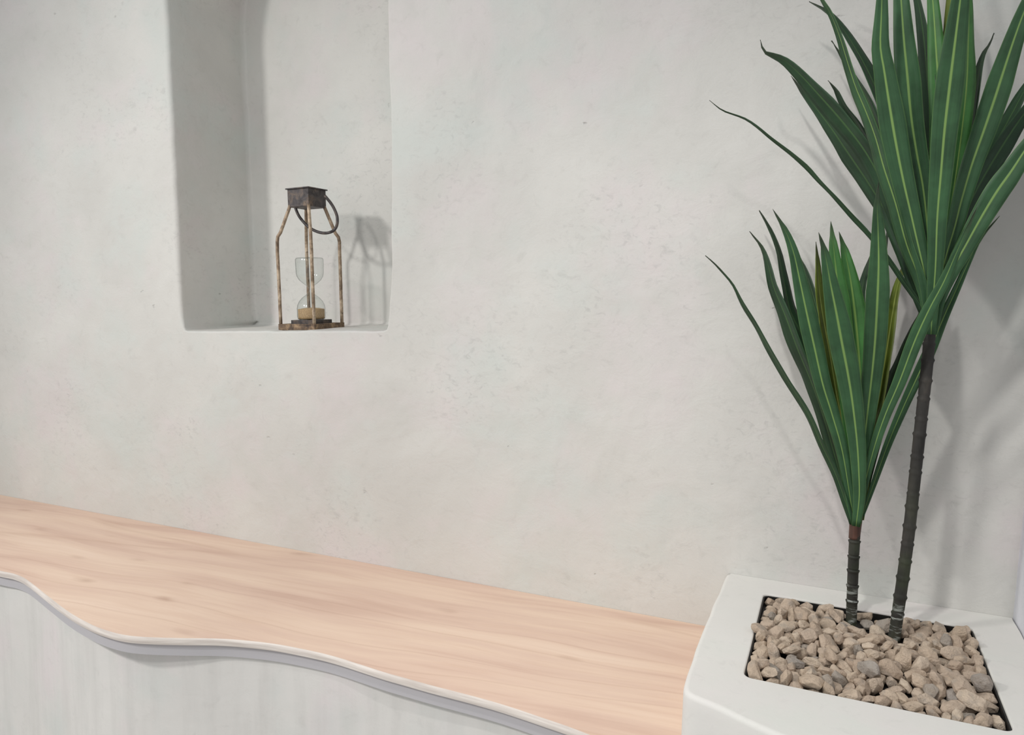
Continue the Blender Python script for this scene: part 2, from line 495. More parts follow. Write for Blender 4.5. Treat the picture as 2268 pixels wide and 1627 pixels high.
PEBBLES = """
12,0.0411,-0.0532,-0.3637,0.5532,0.338,-0.885,0.298,-0.118
10,0.0241,-0.057,-0.3282,0.552,0.181,-0.545,0.803,0.161
0,0.0377,-0.0731,-0.3021,0.552,0.001,0.523,-0.821,-0.23
2,0.0355,-0.0642,-0.2512,0.5519,0.976,-0.148,0.075,-0.143
2,0.0253,-0.0654,-0.2189,0.5493,0.251,0.739,0.592,0.201
11,0.0275,-0.0746,-0.1708,0.5496,0.001,0.984,-0.179,-0.024
1,0.0283,-0.06,-0.1537,0.5495,0.013,0.384,-0.923,0.035
13,0.0289,-0.062,-0.1106,0.5513,0.444,-0.215,-0.564,0.663
0,0.0383,-0.0221,-0.3677,0.5523,0.911,0.008,0.116,-0.395
7,0.026,0.1265,-0.3544,0.5510,0.95,0.1,0.05,0.3
7,0.029,-0.0359,-0.2793,0.5534,0.567,0.802,0.086,-0.164
5,0.0274,-0.0139,-0.2483,0.5505,0.275,-0.138,0.206,0.929
5,0.0305,-0.0267,-0.206,0.551,0.843,0.136,0.056,-0.517
2,0.0399,-0.035,-0.1833,0.5528,0.965,-0.164,0.02,0.205
6,0.0223,-0.0091,-0.1325,0.551,0.56,-0.533,-0.475,0.421
10,0.0238,-0.0321,-0.1137,0.5497,0.075,0.988,0.111,0.082
12,0.0305,0.011,-0.3657,0.552,0.041,-0.822,0.566,0.046
9,0.0275,0.0131,-0.325,0.5507,0.691,-0.342,-0.161,0.616
6,0.0248,0.0151,-0.2945,0.5532,0.044,0.226,-0.797,-0.558
2,0.023,0.0259,-0.2535,0.5493,0.985,-0.155,0.058,-0.048
5,0.0394,0.003,-0.2099,0.56,0.036,0.905,-0.042,-0.422
4,0.04,0.017,-0.1647,0.5545,0.019,0.729,-0.674,-0.122
12,0.0284,0.0208,-0.138,0.5532,0.802,-0.272,0.266,0.461
4,0.0383,0.028,-0.1107,0.5546,0.078,0.031,0.943,0.323
7,0.0306,0.047,-0.3614,0.5517,0.294,0.433,-0.48,-0.704
7,0.0297,0.05,-0.3213,0.5509,0.056,0.339,0.874,0.343
10,0.0312,0.0538,-0.2848,0.5528,0.161,-0.46,-0.873,-0.015
9,0.0325,0.0674,-0.2637,0.5514,0.011,0.71,-0.702,-0.056
3,0.0246,0.0612,-0.2046,0.5494,0.042,-0.377,0.925,0.035
7,0.0286,0.0496,-0.1908,0.5512,0.287,0.428,-0.484,-0.707
13,0.0345,0.0887,-0.3811,0.5535,0.107,0.392,-0.898,0.168
9,0.0306,0.1085,-0.3341,0.5509,0.009,0.216,-0.976,0.04
2,0.0263,0.0982,-0.2956,0.5497,0.24,-0.965,0.086,-0.064
10,0.0227,0.0914,-0.2418,0.5502,0.411,0.009,-0.392,0.823
9,0.0317,0.0834,-0.2118,0.5512,0.032,-0.977,0.208,-0.025
13,0.0263,0.09,-0.1797,0.5501,0.13,0.365,0.745,0.543
4,0.0259,0.116,-0.0925,0.5502,0.627,-0.094,0.093,-0.768
13,0.0301,0.1246,-0.3724,0.5515,0.797,-0.593,-0.114,-0.029
4,0.0267,0.1346,-0.3304,0.5505,0.659,-0.035,-0.087,0.746
11,0.0217,0.115,-0.2898,0.5486,0.016,0.892,0.451,-0.018
0,0.0314,0.1255,-0.2378,0.5508,0.071,0.679,0.727,-0.074
10,0.0241,0.123,-0.2142,0.5496,0.019,-0.824,0.564,0.042
6,0.0316,0.1386,-0.1246,0.5529,0.629,0.064,-0.56,0.535
13,0.0235,0.1632,-0.3822,0.5502,0.56,-0.421,-0.504,0.505
7,0.0392,0.1777,-0.3208,0.5544,0.576,-0.072,0.034,-0.814
1,0.0377,0.1531,-0.2783,0.5536,0.284,0.127,-0.28,-0.908
1,0.0328,0.1544,-0.2406,0.5516,0.464,0.174,0.05,0.867
11,0.0275,0.1778,-0.2085,0.5496,0.081,-0.056,-0.048,-0.994
1,0.0338,0.1595,-0.1739,0.5521,0.774,0.512,0.185,0.323
1,0.0385,0.1524,-0.1414,0.5529,0.208,-0.952,-0.217,-0.053
5,0.0384,0.16,-0.1132,0.5513,0.127,-0.49,0.855,-0.114
8,0.0355,0.207,-0.3709,0.5523,0.304,-0.468,0.63,-0.541
2,0.0271,0.2187,-0.3262,0.5507,0.029,-0.164,0.558,-0.813
9,0.0368,0.1896,-0.2984,0.5522,0.028,-0.927,0.372,-0.03
5,0.0238,0.1954,-0.2662,0.5487,0.005,0.256,0.952,-0.166
10,0.0268,0.1971,-0.2155,0.5501,0.119,-0.202,0.125,-0.964
6,0.0302,0.192,-0.1832,0.5551,0.268,0.488,-0.676,-0.483
11,0.0295,0.2228,-0.133,0.5555,0.26,-0.441,0.076,0.856
9,0.0267,0.1933,-0.108,0.5501,0.039,-0.993,-0.114,-0.014
7,0.0402,-0.0748,-0.3829,0.5569,0.173,-0.459,-0.669,-0.558
7,0.0305,-0.0436,-0.3478,0.5552,0.539,-0.612,0.06,-0.575
2,0.034,-0.0771,-0.2761,0.5516,0.325,0.75,0.544,0.188
0,0.0305,-0.0621,-0.2688,0.5563,0.548,-0.285,0.734,-0.284
2,0.0238,-0.0525,-0.2144,0.5505,0.526,0.108,-0.185,-0.823
11,0.0232,-0.0597,-0.1892,0.5488,0.54,0.036,0.1,0.835
2,0.0315,-0.0546,-0.1369,0.551,0.338,-0.101,-0.131,0.927
3,0.0234,-0.0442,-0.1243,0.5496,0.137,-0.136,-0.383,0.903
6,0.0246,-0.0208,-0.3881,0.554,0.18,-0.048,0.862,0.471
1,0.0272,-0.0216,-0.3362,0.5493,0.032,-0.97,-0.239,-0.018
6,0.0218,-0.0212,-0.3061,0.5498,0.054,0.99,0.114,0.063
3,0.0266,0.0048,-0.2402,0.5533,0.369,-0.716,-0.424,0.414
1,0.037,-0.01,-0.2205,0.5533,0.594,0.184,-0.181,-0.762
5,0.0317,-0.0036,-0.1822,0.5546,0.569,0.326,-0.376,-0.654
11,0.0335,-0.0258,-0.1356,0.5508,0.017,-0.513,0.858,0.017
4,0.0313,-0.0179,-0.0989,0.5543,0.554,-0.364,0.077,0.745
9,0.0378,-0.0049,-0.344,0.5521,0.381,0.204,-0.764,-0.479
5,0.0218,0.0111,-0.3459,0.5533,0.222,0.443,0.39,0.776
12,0.0262,-0.0017,-0.2909,0.55,0.169,-0.38,0.857,-0.304
11,0.0311,0.036,-0.2695,0.5548,0.181,-0.335,0.042,0.924
4,0.0327,-0.0078,-0.2382,0.5657,0.263,-0.919,-0.292,-0.042
0,0.027,0.0204,-0.2058,0.5498,0.019,-0.729,-0.672,0.128
2,0.028,0.0029,-0.1412,0.5498,0.145,0.428,-0.845,-0.287
4,0.0354,0.0126,-0.0938,0.5555,0.137,-0.162,0.96,-0.181
5,0.0288,0.0672,-0.3794,0.5507,0.157,-0.172,0.931,-0.28
2,0.0349,0.0305,-0.3168,0.5514,0.186,-0.652,-0.714,0.174
3,0.0217,0.0646,-0.2691,0.5625,0.06,0.744,0.573,0.337
4,0.0254,0.0451,-0.2534,0.5538,0.11,0.417,-0.626,0.65
13,0.0406,0.0488,-0.2231,0.5558,0.24,-0.911,0.224,-0.249
7,0.0302,0.0443,-0.1587,0.5533,0.442,0.11,-0.822,-0.342
9,0.0238,0.0962,-0.3487,0.5496,0.04,0.185,0.981,0.04
6,0.0225,0.1029,-0.3135,0.5509,0.328,0.364,-0.524,0.697
6,0.0339,0.0794,-0.2846,0.5557,0.149,0.298,-0.097,0.938
12,0.0315,0.108,-0.2406,0.5554,0.68,0.246,0.371,-0.583
1,0.0294,0.0886,-0.2278,0.5517,0.356,0.218,-0.557,0.718
11,0.0247,0.0933,-0.1974,0.5491,0.032,0.056,0.045,0.997
9,0.0338,0.0728,-0.0886,0.5513,0.584,0.787,-0.079,0.181
6,0.0235,0.1465,-0.3818,0.5512,0.866,-0.286,0.381,-0.151
5,0.0313,0.1212,-0.3186,0.5527,0.703,-0.278,0.183,-0.629
1,0.0254,0.1364,-0.2994,0.55,0.95,-0.144,-0.038,0.275
6,0.0251,0.1383,-0.2586,0.5507,0.033,-0.343,-0.936,-0.076
6,0.0258,0.14,-0.2083,0.5508,0.02,-0.491,-0.867,-0.081
9,0.0354,0.1255,-0.1358,0.554,0.329,-0.098,0.109,0.933
11,0.0218,0.1813,-0.3537,0.5492,0.858,0.23,-0.049,-0.456
10,0.0336,0.1598,-0.3256,0.5544,0.657,-0.38,-0.48,0.439
3,0.0374,0.1619,-0.3007,0.5589,0.011,-0.496,0.069,-0.865
11,0.0301,0.1549,-0.256,0.5548,0.459,0.224,-0.318,0.799
13,0.0226,0.1829,-0.2351,0.5499,0.489,-0.164,-0.557,0.651
11,0.0223,0.1554,-0.1998,0.5486,0.944,0.024,-0.069,-0.322
2,0.0367,0.1795,-0.1281,0.5523,0.285,0.783,0.45,0.323
11,0.0273,0.1448,-0.0839,0.5526,0.071,-0.168,-0.564,-0.805
2,0.0304,0.188,-0.3702,0.5508,0.337,-0.007,0.165,-0.927
13,0.0231,0.1908,-0.3282,0.5502,0.355,-0.391,0.573,-0.627
4,0.0231,0.2225,-0.2793,0.551,0.292,0.726,-0.571,-0.249
7,0.0277,0.2225,-0.2562,0.5517,0.713,0.413,0.211,0.525
8,0.0338,0.2043,-0.2305,0.5522,0.959,-0.101,-0.059,0.259
0,0.0321,0.2079,-0.1814,0.5528,0.213,-0.63,-0.67,0.329
2,0.033,0.2039,-0.1553,0.5508,0.161,0.475,-0.819,-0.278
9,0.0222,0.2095,-0.0852,0.5495,0.764,-0.565,-0.14,0.279
6,0.0244,-0.0509,-0.3846,0.552,0.799,0.558,0.223,-0.023
1,0.028,-0.0291,-0.3466,0.5561,0.703,-0.011,-0.696,-0.144
1,0.03,0.1132,-0.3568,0.5515,0.6,0.1,0.1,0.75
10,0.0237,-0.0467,-0.2658,0.5511,0.953,0.005,0.239,-0.187
5,0.033,-0.0599,-0.2327,0.5565,0.264,-0.35,0.874,0.212
12,0.0249,-0.0526,-0.1711,0.5509,0.231,0.285,-0.793,-0.486
10,0.0315,-0.0746,-0.1426,0.5518,0.872,-0.151,-0.269,0.379
9,0.0253,-0.0501,-0.0967,0.5531,0.849,-0.294,-0.343,-0.272
0,0.0237,0.0017,-0.3789,0.5498,0.235,0.404,0.853,0.231
8,0.0246,-0.0034,-0.3244,0.5518,0.412,-0.022,-0.177,-0.894
10,0.0242,-0.016,-0.2816,0.5509,0.724,-0.259,-0.392,0.506
6,0.0302,-0.0261,-0.2384,0.5575,0.172,-0.614,-0.51,0.577
9,0.0305,-0.0409,-0.225,0.551,0.021,-0.226,0.973,0.053
1,0.0301,-0.017,-0.187,0.5599,0.272,-0.212,0.231,-0.91
2,0.0306,-0.0241,-0.1587,0.5505,0.233,-0.835,-0.491,0.088
13,0.0233,-0.0134,-0.1146,0.5504,0.159,0.926,0.337,-0.057
7,0.0263,0.023,-0.3463,0.5499,0.41,-0.462,-0.64,0.457
11,0.035,-0.0006,-0.3097,0.5547,0.07,-0.103,-0.509,-0.852
9,0.0324,-0.0036,-0.2661,0.5547,0.649,0.352,-0.049,-0.672
1,0.0218,0.0097,-0.2573,0.55,0.35,0.203,-0.517,0.755
10,0.0406,0.0195,-0.2398,0.5586,0.084,-0.365,0.179,-0.91
12,0.0291,0.0119,-0.1894,0.5533,0.113,0.279,-0.628,-0.718
9,0.0259,-0.0054,-0.1606,0.5522,0.19,-0.209,0.959,0.017
6,0.0251,0.0054,-0.1124,0.5532,0.663,0.681,-0.275,-0.143
0,0.0258,0.0605,-0.3678,0.5545,0.303,0.626,0.47,-0.544
2,0.0322,0.0345,-0.3503,0.5576,0.405,-0.787,0.085,0.457
13,0.034,0.0397,-0.2973,0.5538,0.353,0.047,-0.094,0.93
5,0.0219,0.0423,-0.2405,0.5494,0.05,-0.383,0.899,-0.205
6,0.0264,0.0325,-0.2238,0.5653,0.425,0.655,-0.445,-0.439
1,0.0298,0.0695,-0.1877,0.5498,0.028,-0.999,-0.031,-0.024
1,0.0317,0.0996,-0.3625,0.5524,0.185,-0.025,-0.919,-0.348
8,0.0305,0.0879,-0.312,0.5525,0.219,0.589,-0.774,0.072
8,0.0219,0.0769,-0.3009,0.5538,0.497,-0.326,-0.781,-0.191
13,0.0302,0.0909,-0.2642,0.5526,0.632,-0.671,-0.197,0.335
3,0.0303,0.1066,-0.2206,0.5508,0.091,0.693,0.712,-0.07
4,0.0322,0.1081,-0.1766,0.5533,0.309,0.862,-0.362,-0.176
11,0.0333,0.0783,-0.1169,0.5507,0.686,-0.013,-0.073,-0.724
3,0.0252,0.1494,-0.368,0.5503,0.885,-0.436,0.116,-0.116
12,0.0389,0.142,-0.3109,0.5573,0.369,-0.042,-0.913,-0.167
8,0.0222,0.1272,-0.2923,0.5505,0.057,-0.843,-0.531,0.067
8,0.0341,0.1319,-0.2383,0.5647,0.84,0.492,0.226,-0.034
12,0.0253,0.1326,-0.2212,0.5586,0.285,0.871,0.314,0.247
13,0.0326,0.1243,-0.19,0.5515,0.357,0.403,-0.749,-0.387
9,0.0221,0.1442,-0.0979,0.549,0.506,0.431,-0.664,-0.343
0,0.0261,0.1944,-0.344,0.5505,0.001,-0.932,-0.357,-0.058
3,0.0405,0.1905,-0.3187,0.5662,0.925,0.18,0.22,0.252
0,0.0265,0.1758,-0.2963,0.5624,0.161,-0.747,0.614,-0.197
11,0.0226,0.1726,-0.2663,0.5492,0.995,-0.074,-0.055,0.046
4,0.0364,0.1572,-0.2159,0.5595,0.962,0.234,0.079,-0.116
7,0.0335,0.1692,-0.1862,0.5532,0.452,0.136,-0.433,-0.768
9,0.0349,0.1757,-0.1557,0.5533,0.374,0.16,-0.074,0.91
10,0.0339,0.1838,-0.0958,0.5549,0.803,0.319,0.178,0.471
1,0.0251,0.1885,-0.3852,0.5535,0.162,-0.748,0.579,0.28
2,0.0241,0.2104,-0.3442,0.5491,0.247,0.727,0.606,0.206
0,0.0288,0.2185,-0.2971,0.5504,0.018,0.085,0.079,-0.993
13,0.0273,0.2048,-0.251,0.5503,0.501,0.849,0.051,0.161
11,0.0387,0.222,-0.2027,0.5565,0.408,-0.55,0.583,-0.437
3,0.037,0.2217,-0.1716,0.5551,0.05,0.765,0.524,-0.371
10,0.0279,0.2015,-0.13,0.5519,0.104,-0.205,0.003,0.973
7,0.0298,0.2236,-0.087,0.5537,0.243,0.538,-0.381,-0.712
5,0.0311,-0.0337,-0.381,0.5584,0.605,0.139,0.754,-0.212
6,0.0322,-0.0761,-0.3431,0.5537,0.818,-0.204,0.431,-0.321
12,0.0349,-0.0553,-0.3069,0.5583,0.258,0.773,-0.122,-0.566
2,0.0285,-0.0786,-0.2604,0.5596,0.544,-0.611,-0.06,-0.572
1,0.0407,-0.0705,-0.205,0.5569,0.161,0.325,0.915,-0.177
4,0.0258,-0.0575,-0.1855,0.5598,0.192,-0.569,-0.442,0.666
13,0.0232,-0.0747,-0.122,0.5505,0.059,-0.922,0.362,-0.126
6,0.0243,-0.0767,-0.0887,0.5505,0.079,0.498,-0.863,-0.024
7,0.0274,-0.0032,-0.3595,0.5599,0.508,-0.18,0.783,-0.311
4,0.0289,-0.0321,-0.3175,0.556,0.231,0.773,-0.116,0.579
7,0.0326,-0.0235,-0.2953,0.557,0.684,0.677,-0.174,0.206
0,0.03,-0.029,-0.2591,0.5514,0.163,0.802,0.531,0.219
4,0.0232,-0.0235,-0.2184,0.5602,0.225,0.913,0.276,0.197
4,0.0288,-0.003,-0.1881,0.5696,0.668,-0.501,0.542,-0.093
8,0.0365,-0.0132,-0.1435,0.5632,0.185,0.224,0.742,0.604
5,0.0333,-0.0387,-0.1039,0.5561,0.662,-0.586,-0.029,0.466
1,0.0316,0.0205,-0.3867,0.5578,0.101,0.744,0.345,-0.563
5,0.0279,0.0362,-0.3382,0.5565,0.435,0.579,0.591,-0.355
2,0.0336,0.0219,-0.2928,0.5651,0.328,-0.455,-0.733,0.385
6,0.0266,0.0152,-0.2677,0.5545,0.156,-0.225,-0.794,-0.543
1,0.0284,0.0202,-0.2238,0.5517,0.206,0.302,-0.477,0.799
7,0.0338,0.0345,-0.1949,0.5557,0.56,0.284,0.707,0.326
0,0.0235,0.014,-0.1263,0.5532,0.858,0.148,-0.491,0.041
10,0.0238,0.0392,-0.0928,0.5494,0.222,-0.214,0.103,-0.946
6,0.0269,0.03,-0.3647,0.5524,0.807,0.176,-0.02,-0.563
12,0.0289,0.0782,-0.3284,0.5509,0.889,-0.06,-0.061,-0.449
3,0.0326,0.0635,-0.2985,0.5549,0.359,-0.567,-0.731,-0.124
11,0.0242,0.0524,-0.2651,0.5534,0.618,-0.348,0.253,0.658
0,0.0369,0.0768,-0.2433,0.5666,0.536,-0.17,-0.295,-0.773
9,0.0288,0.0439,-0.1385,0.5511,0.89,0.016,0.009,-0.456
3,0.0302,0.0804,-0.3453,0.557,0.59,0.311,0.698,-0.261
13,0.0395,0.0735,-0.3137,0.5669,0.923,0.085,-0.128,-0.353
9,0.0332,0.0795,-0.2667,0.5665,0.46,0.09,0.48,0.742
13,0.0225,0.1094,-0.2593,0.551,0.877,-0.301,0.02,0.374
7,0.0354,0.0771,-0.2158,0.5654,0.148,-0.232,0.537,0.797
9,0.0241,0.0693,-0.1486,0.5506,0.609,-0.176,0.077,0.769
10,0.0283,0.092,-0.1409,0.5518,0.182,0.104,-0.398,0.893
6,0.0332,0.1441,-0.3515,0.554,0.153,0.177,-0.908,0.347
7,0.0332,0.1322,-0.2969,0.5617,0.19,0.943,0.251,0.108
4,0.029,0.1095,-0.2761,0.5552,0.56,0.531,0.347,-0.533
6,0.0405,0.1206,-0.2595,0.5655,0.668,-0.153,0.724,-0.084
4,0.0257,0.1363,-0.198,0.5628,0.495,0.717,0.429,0.239
11,0.0377,0.1011,-0.1219,0.5552,0.303,-0.87,-0.352,-0.165
0,0.0373,0.172,-0.3612,0.5555,0.926,0.088,-0.171,0.326
13,0.0239,0.1662,-0.3459,0.5504,0.491,0.568,-0.406,-0.521
6,0.0371,0.1414,-0.2706,0.5643,0.835,-0.286,-0.405,0.238
8,0.0333,0.1726,-0.2508,0.5546,0.073,0.598,0.761,-0.239
0,0.025,0.1682,-0.2321,0.5541,0.253,-0.797,0.155,0.527
10,0.0232,0.1749,-0.1741,0.5603,0.007,0.336,-0.024,0.942
0,0.0277,0.1386,-0.1585,0.55,0.176,0.964,0.171,-0.107
3,0.0276,0.1485,-0.1075,0.56,0.251,-0.469,0.744,-0.403
10,0.0219,0.2004,-0.39,0.5591,0.542,-0.802,-0.249,-0.036
2,0.0228,0.2046,-0.3318,0.5536,0.162,-0.419,-0.485,0.751
6,0.0371,0.2144,-0.2882,0.5646,0.498,-0.688,0.169,-0.5
10,0.0256,0.187,-0.2538,0.5527,0.626,-0.224,-0.159,0.73
0,0.0319,0.2029,-0.2178,0.5616,0.77,-0.6,0.003,0.218
6,0.0219,0.206,-0.2013,0.5508,0.235,-0.394,-0.183,0.869
10,0.0321,0.1924,-0.1448,0.557,0.821,0.105,-0.436,-0.352
0,0.0389,0.2106,-0.1177,0.5601,0.456,0.495,0.546,-0.499
7,0.0311,-0.0567,-0.381,0.5633,0.046,0.341,0.798,-0.495
6,0.0235,-0.0734,-0.3249,0.5513,0.14,-0.201,0.685,-0.686
13,0.0335,-0.0421,-0.2942,0.565,0.405,-0.728,-0.368,0.414
10,0.0323,-0.0555,-0.2827,0.5571,0.202,0.45,-0.606,-0.624
7,0.0275,-0.0811,-0.2295,0.5504,0.299,0.692,-0.633,-0.176
3,0.023,-0.0668,-0.1701,0.5587,0.509,-0.312,0.339,-0.727
5,0.03,-0.0524,-0.1586,0.5603,0.555,-0.65,-0.153,0.497
13,0.0263,-0.0592,-0.0852,0.5523,0.953,0.01,0.168,0.252
3,0.0387,-0.0024,-0.3814,0.5627,0.033,-0.041,-0.007,0.999
5,0.0257,-0.0407,-0.3324,0.5565,0.732,0.643,0.164,-0.154
5,0.0302,-0.0317,-0.3077,0.5686,0.099,-0.285,0.848,-0.436
12,0.0313,-0.0419,-0.2478,0.5538,0.728,-0.336,0.104,0.588
5,0.0358,-0.042,-0.2054,0.5607,0.128,-0.91,-0.393,-0.014
4,0.0396,-0.0222,-0.1645,0.5667,0.363,-0.023,-0.281,0.888
2,0.033,-0.0384,-0.1526,0.5574,0.492,0.539,-0.121,-0.673
10,0.0344,-0.0447,-0.1273,0.5625,0.395,0.123,-0.425,0.805
12,0.0266,0.0201,-0.37,0.5629,0.314,-0.417,-0.763,0.382
2,0.0263,0.0183,-0.3346,0.5593,0.449,0.864,0.226,-0.031
5,0.0274,0.0184,-0.2819,0.5515,0.492,-0.861,0.062,0.109
12,0.0238,0.026,-0.2597,0.5614,0.268,-0.008,-0.068,0.961
5,0.026,0.0228,-0.2105,0.5644,0.859,-0.511,0.007,0.033
1,0.0362,0.0399,-0.1771,0.5571,0.474,0.489,-0.731,0.043
11,0.0226,0.0332,-0.1512,0.5498,0.49,0.32,-0.276,-0.762
2,0.033,0.0281,-0.1284,0.562,0.227,-0.452,-0.861,-0.049
9,0.0362,0.0467,-0.3863,0.5539,0.959,0.023,-0.187,0.214
9,0.0312,0.0526,-0.3419,0.5569,0.63,-0.209,-0.589,-0.461
7,0.0234,0.0628,-0.3195,0.5523,0.714,0.432,-0.527,-0.161
0,0.0307,0.0623,-0.2461,0.5573,0.534,-0.485,0.37,0.586
5,0.0289,0.0512,-0.2056,0.5609,0.865,-0.492,-0.061,0.077
11,0.0408,0.0631,-0.1708,0.5555,0.047,-0.194,-0.223,-0.954
6,0.022,0.1032,-0.3855,0.5527,0.509,-0.641,0.532,-0.218
7,0.033,0.0647,-0.3572,0.5559,0.4,0.285,-0.311,0.813
10,0.0381,0.1015,-0.2984,0.5641,0.06,0.215,-0.311,0.924
5,0.0263,0.0862,-0.2515,0.5583,0.163,-0.344,0.075,0.922
5,0.029,0.1009,-0.224,0.5646,0.262,-0.351,0.785,-0.438
12,0.0331,0.0872,-0.1922,0.561,0.981,-0.09,0.017,0.169
13,0.0231,0.0982,-0.1074,0.5508,0.146,0.13,-0.088,0.977
0,0.0236,0.1315,-0.3872,0.5492,0.095,-0.145,0.981,-0.088
3,0.0275,0.1491,-0.333,0.561,0.205,0.559,0.659,0.458
7,0.0235,0.1276,-0.2749,0.55,0.69,0.46,0.454,0.326
6,0.0249,0.1192,-0.2229,0.5627,0.324,0.1,-0.276,-0.899
3,0.0295,0.1096,-0.2031,0.558,0.919,-0.193,-0.015,-0.343
8,0.0341,0.1299,-0.0998,0.5538,0.657,0.589,0.203,0.425
8,0.0252,0.1745,-0.3828,0.5553,0.722,-0.065,-0.439,0.531
3,0.041,0.1961,-0.3445,0.5645,0.099,-0.264,-0.945,-0.164
12,0.0384,0.1832,-0.2786,0.5567,0.156,0.051,-0.61,0.775
6,0.0256,0.1898,-0.2388,0.5604,0.752,-0.548,-0.149,-0.335
11,0.0358,0.1904,-0.1981,0.5615,0.89,0.453,-0.043,0.026
12,0.0332,0.1411,-0.1807,0.5523,0.193,0.859,-0.46,-0.117
6,0.0306,0.1865,-0.1666,0.5637,0.2,0.563,0.203,0.776
4,0.0248,0.168,-0.0839,0.5515,0.144,0.214,0.785,-0.563
2,0.0294,0.224,-0.3633,0.5506,0.725,-0.082,0.144,-0.669
11,0.0295,0.218,-0.3113,0.553,0.045,-0.014,0.924,-0.38
10,0.022,0.2044,-0.2863,0.5524,0.393,0.796,0.441,-0.129
2,0.0314,0.2076,-0.2624,0.5598,0.106,0.197,-0.839,-0.495
5,0.0265,0.2226,-0.2315,0.5541,0.062,0.594,-0.634,-0.491
9,0.0305,0.2004,-0.1637,0.5672,0.318,-0.659,0.677,0.079
0,0.032,0.2233,-0.1502,0.5574,0.81,0.047,-0.585,0.009
0,0.0278,0.2252,-0.1116,0.553,0.456,0.524,0.348,0.629
2,0.0366,-0.0716,-0.3652,0.563,0.184,0.312,0.759,-0.54
2,0.0287,-0.0235,-0.3306,0.5609,0.149,-0.205,0.414,-0.874
"""
def rock_mat(name, cols, grey=0):
    m = NT(name); v = m.tc.outputs['Object']
    oi = m.n('ShaderNodeObjectInfo')
    base = m.ramp(oi.outputs['Random'], cols)
    off = m.n('ShaderNodeVectorMath', operation='ADD'); m.l(v, off.inputs[0])
    cmb = m.n('ShaderNodeCombineXYZ'); m.l(m.math('MULTIPLY', oi.outputs['Random'], 40), cmb.inputs[0]); m.l(m.math('MULTIPLY', oi.outputs['Random'], 91), cmb.inputs[1])
    m.l(cmb.outputs[0], off.inputs[1]); v2 = off.outputs[0]
    a = m.noise(v2, 2.2, 4, .6)
    base = m.mix(m.math('MULTIPLY', m.ramp(a, [(.46, K_), (.66, W_)]), .42), base, s2l((168, 150, 132)))
    g = m.noise(m.mapping(v2, loc=(7, 3, 1)), 1.4, 3, .6)
    base = m.mix(m.math('MULTIPLY', m.ramp(g, [(.55, K_), (.66, W_)]), .5), base, s2l((172, 164, 154)))
    s = m.noise(v2, 26, 3, .7)
    base = m.mix(m.math('MULTIPLY', m.ramp(s, [(.5, K_), (.75, W_)]), .4), base, s2l((146, 126, 108)))
    n1 = m.bump(m.noise(v2, 5, 7, .66), .030, .6)
    m.bsdf(base, .9, 0, n1, spec=.2)
    return m.m
M_ROCK = rock_mat('beige_stone', [(0, s2l((204, 183, 162))), (.3, s2l((224, 204, 181))), (.6, s2l((212, 192, 172))), (1, s2l((231, 213, 191)))])
M_GREY = rock_mat('grey_stone', [(0, s2l((176, 168, 158))), (.5, s2l((190, 180, 168))), (1, s2l((184, 176, 168)))])
rocks = []
for k in range(14):
    me = rock_mesh(k); me.materials.append(M_ROCK)
    g = me.copy(); g.materials.clear(); g.materials.append(M_GREY)
    rocks.append((me, g))
BEIGE_L = 'beige angular pebble in the gravel of the white planter'
GREY_L = 'greyish angular pebble scattered among the beige gravel of the white planter'
for idx, ln_ in enumerate(PEBBLES.strip().split('\n')):
    v = [float(a) for a in ln_.split(',')]
    grey = (idx * 37) % 11 == 0
    o = bpy.data.objects.new('pebble', rocks[int(v[0])][1 if grey else 0])
    o.rotation_mode = 'QUATERNION'
    o.location = (v[2], v[3], v[4] + .004); o.rotation_quaternion = Quaternion(v[5:9]).normalized(); o.scale = (v[1],) * 3
    COL.objects.link(o)
    o['label'] = GREY_L if grey else BEIGE_L; o['category'] = 'pebble'
    o['group'] = 'grey pebbles in the planter' if grey else 'beige pebbles in the planter'
rp = at_z(1684, 1393, ZP + .006)
o = bpy.data.objects.new('pebble', rocks[3][0]); COL.objects.link(o)
o.location = (rp.x, rp.y, ZP + .0055); o.rotation_euler = (.1, .38, .2); o.scale = (.035, .03, .028)
o['label'] = 'pale pebble lying over the left rim of the planter opening'; o['category'] = 'pebble'

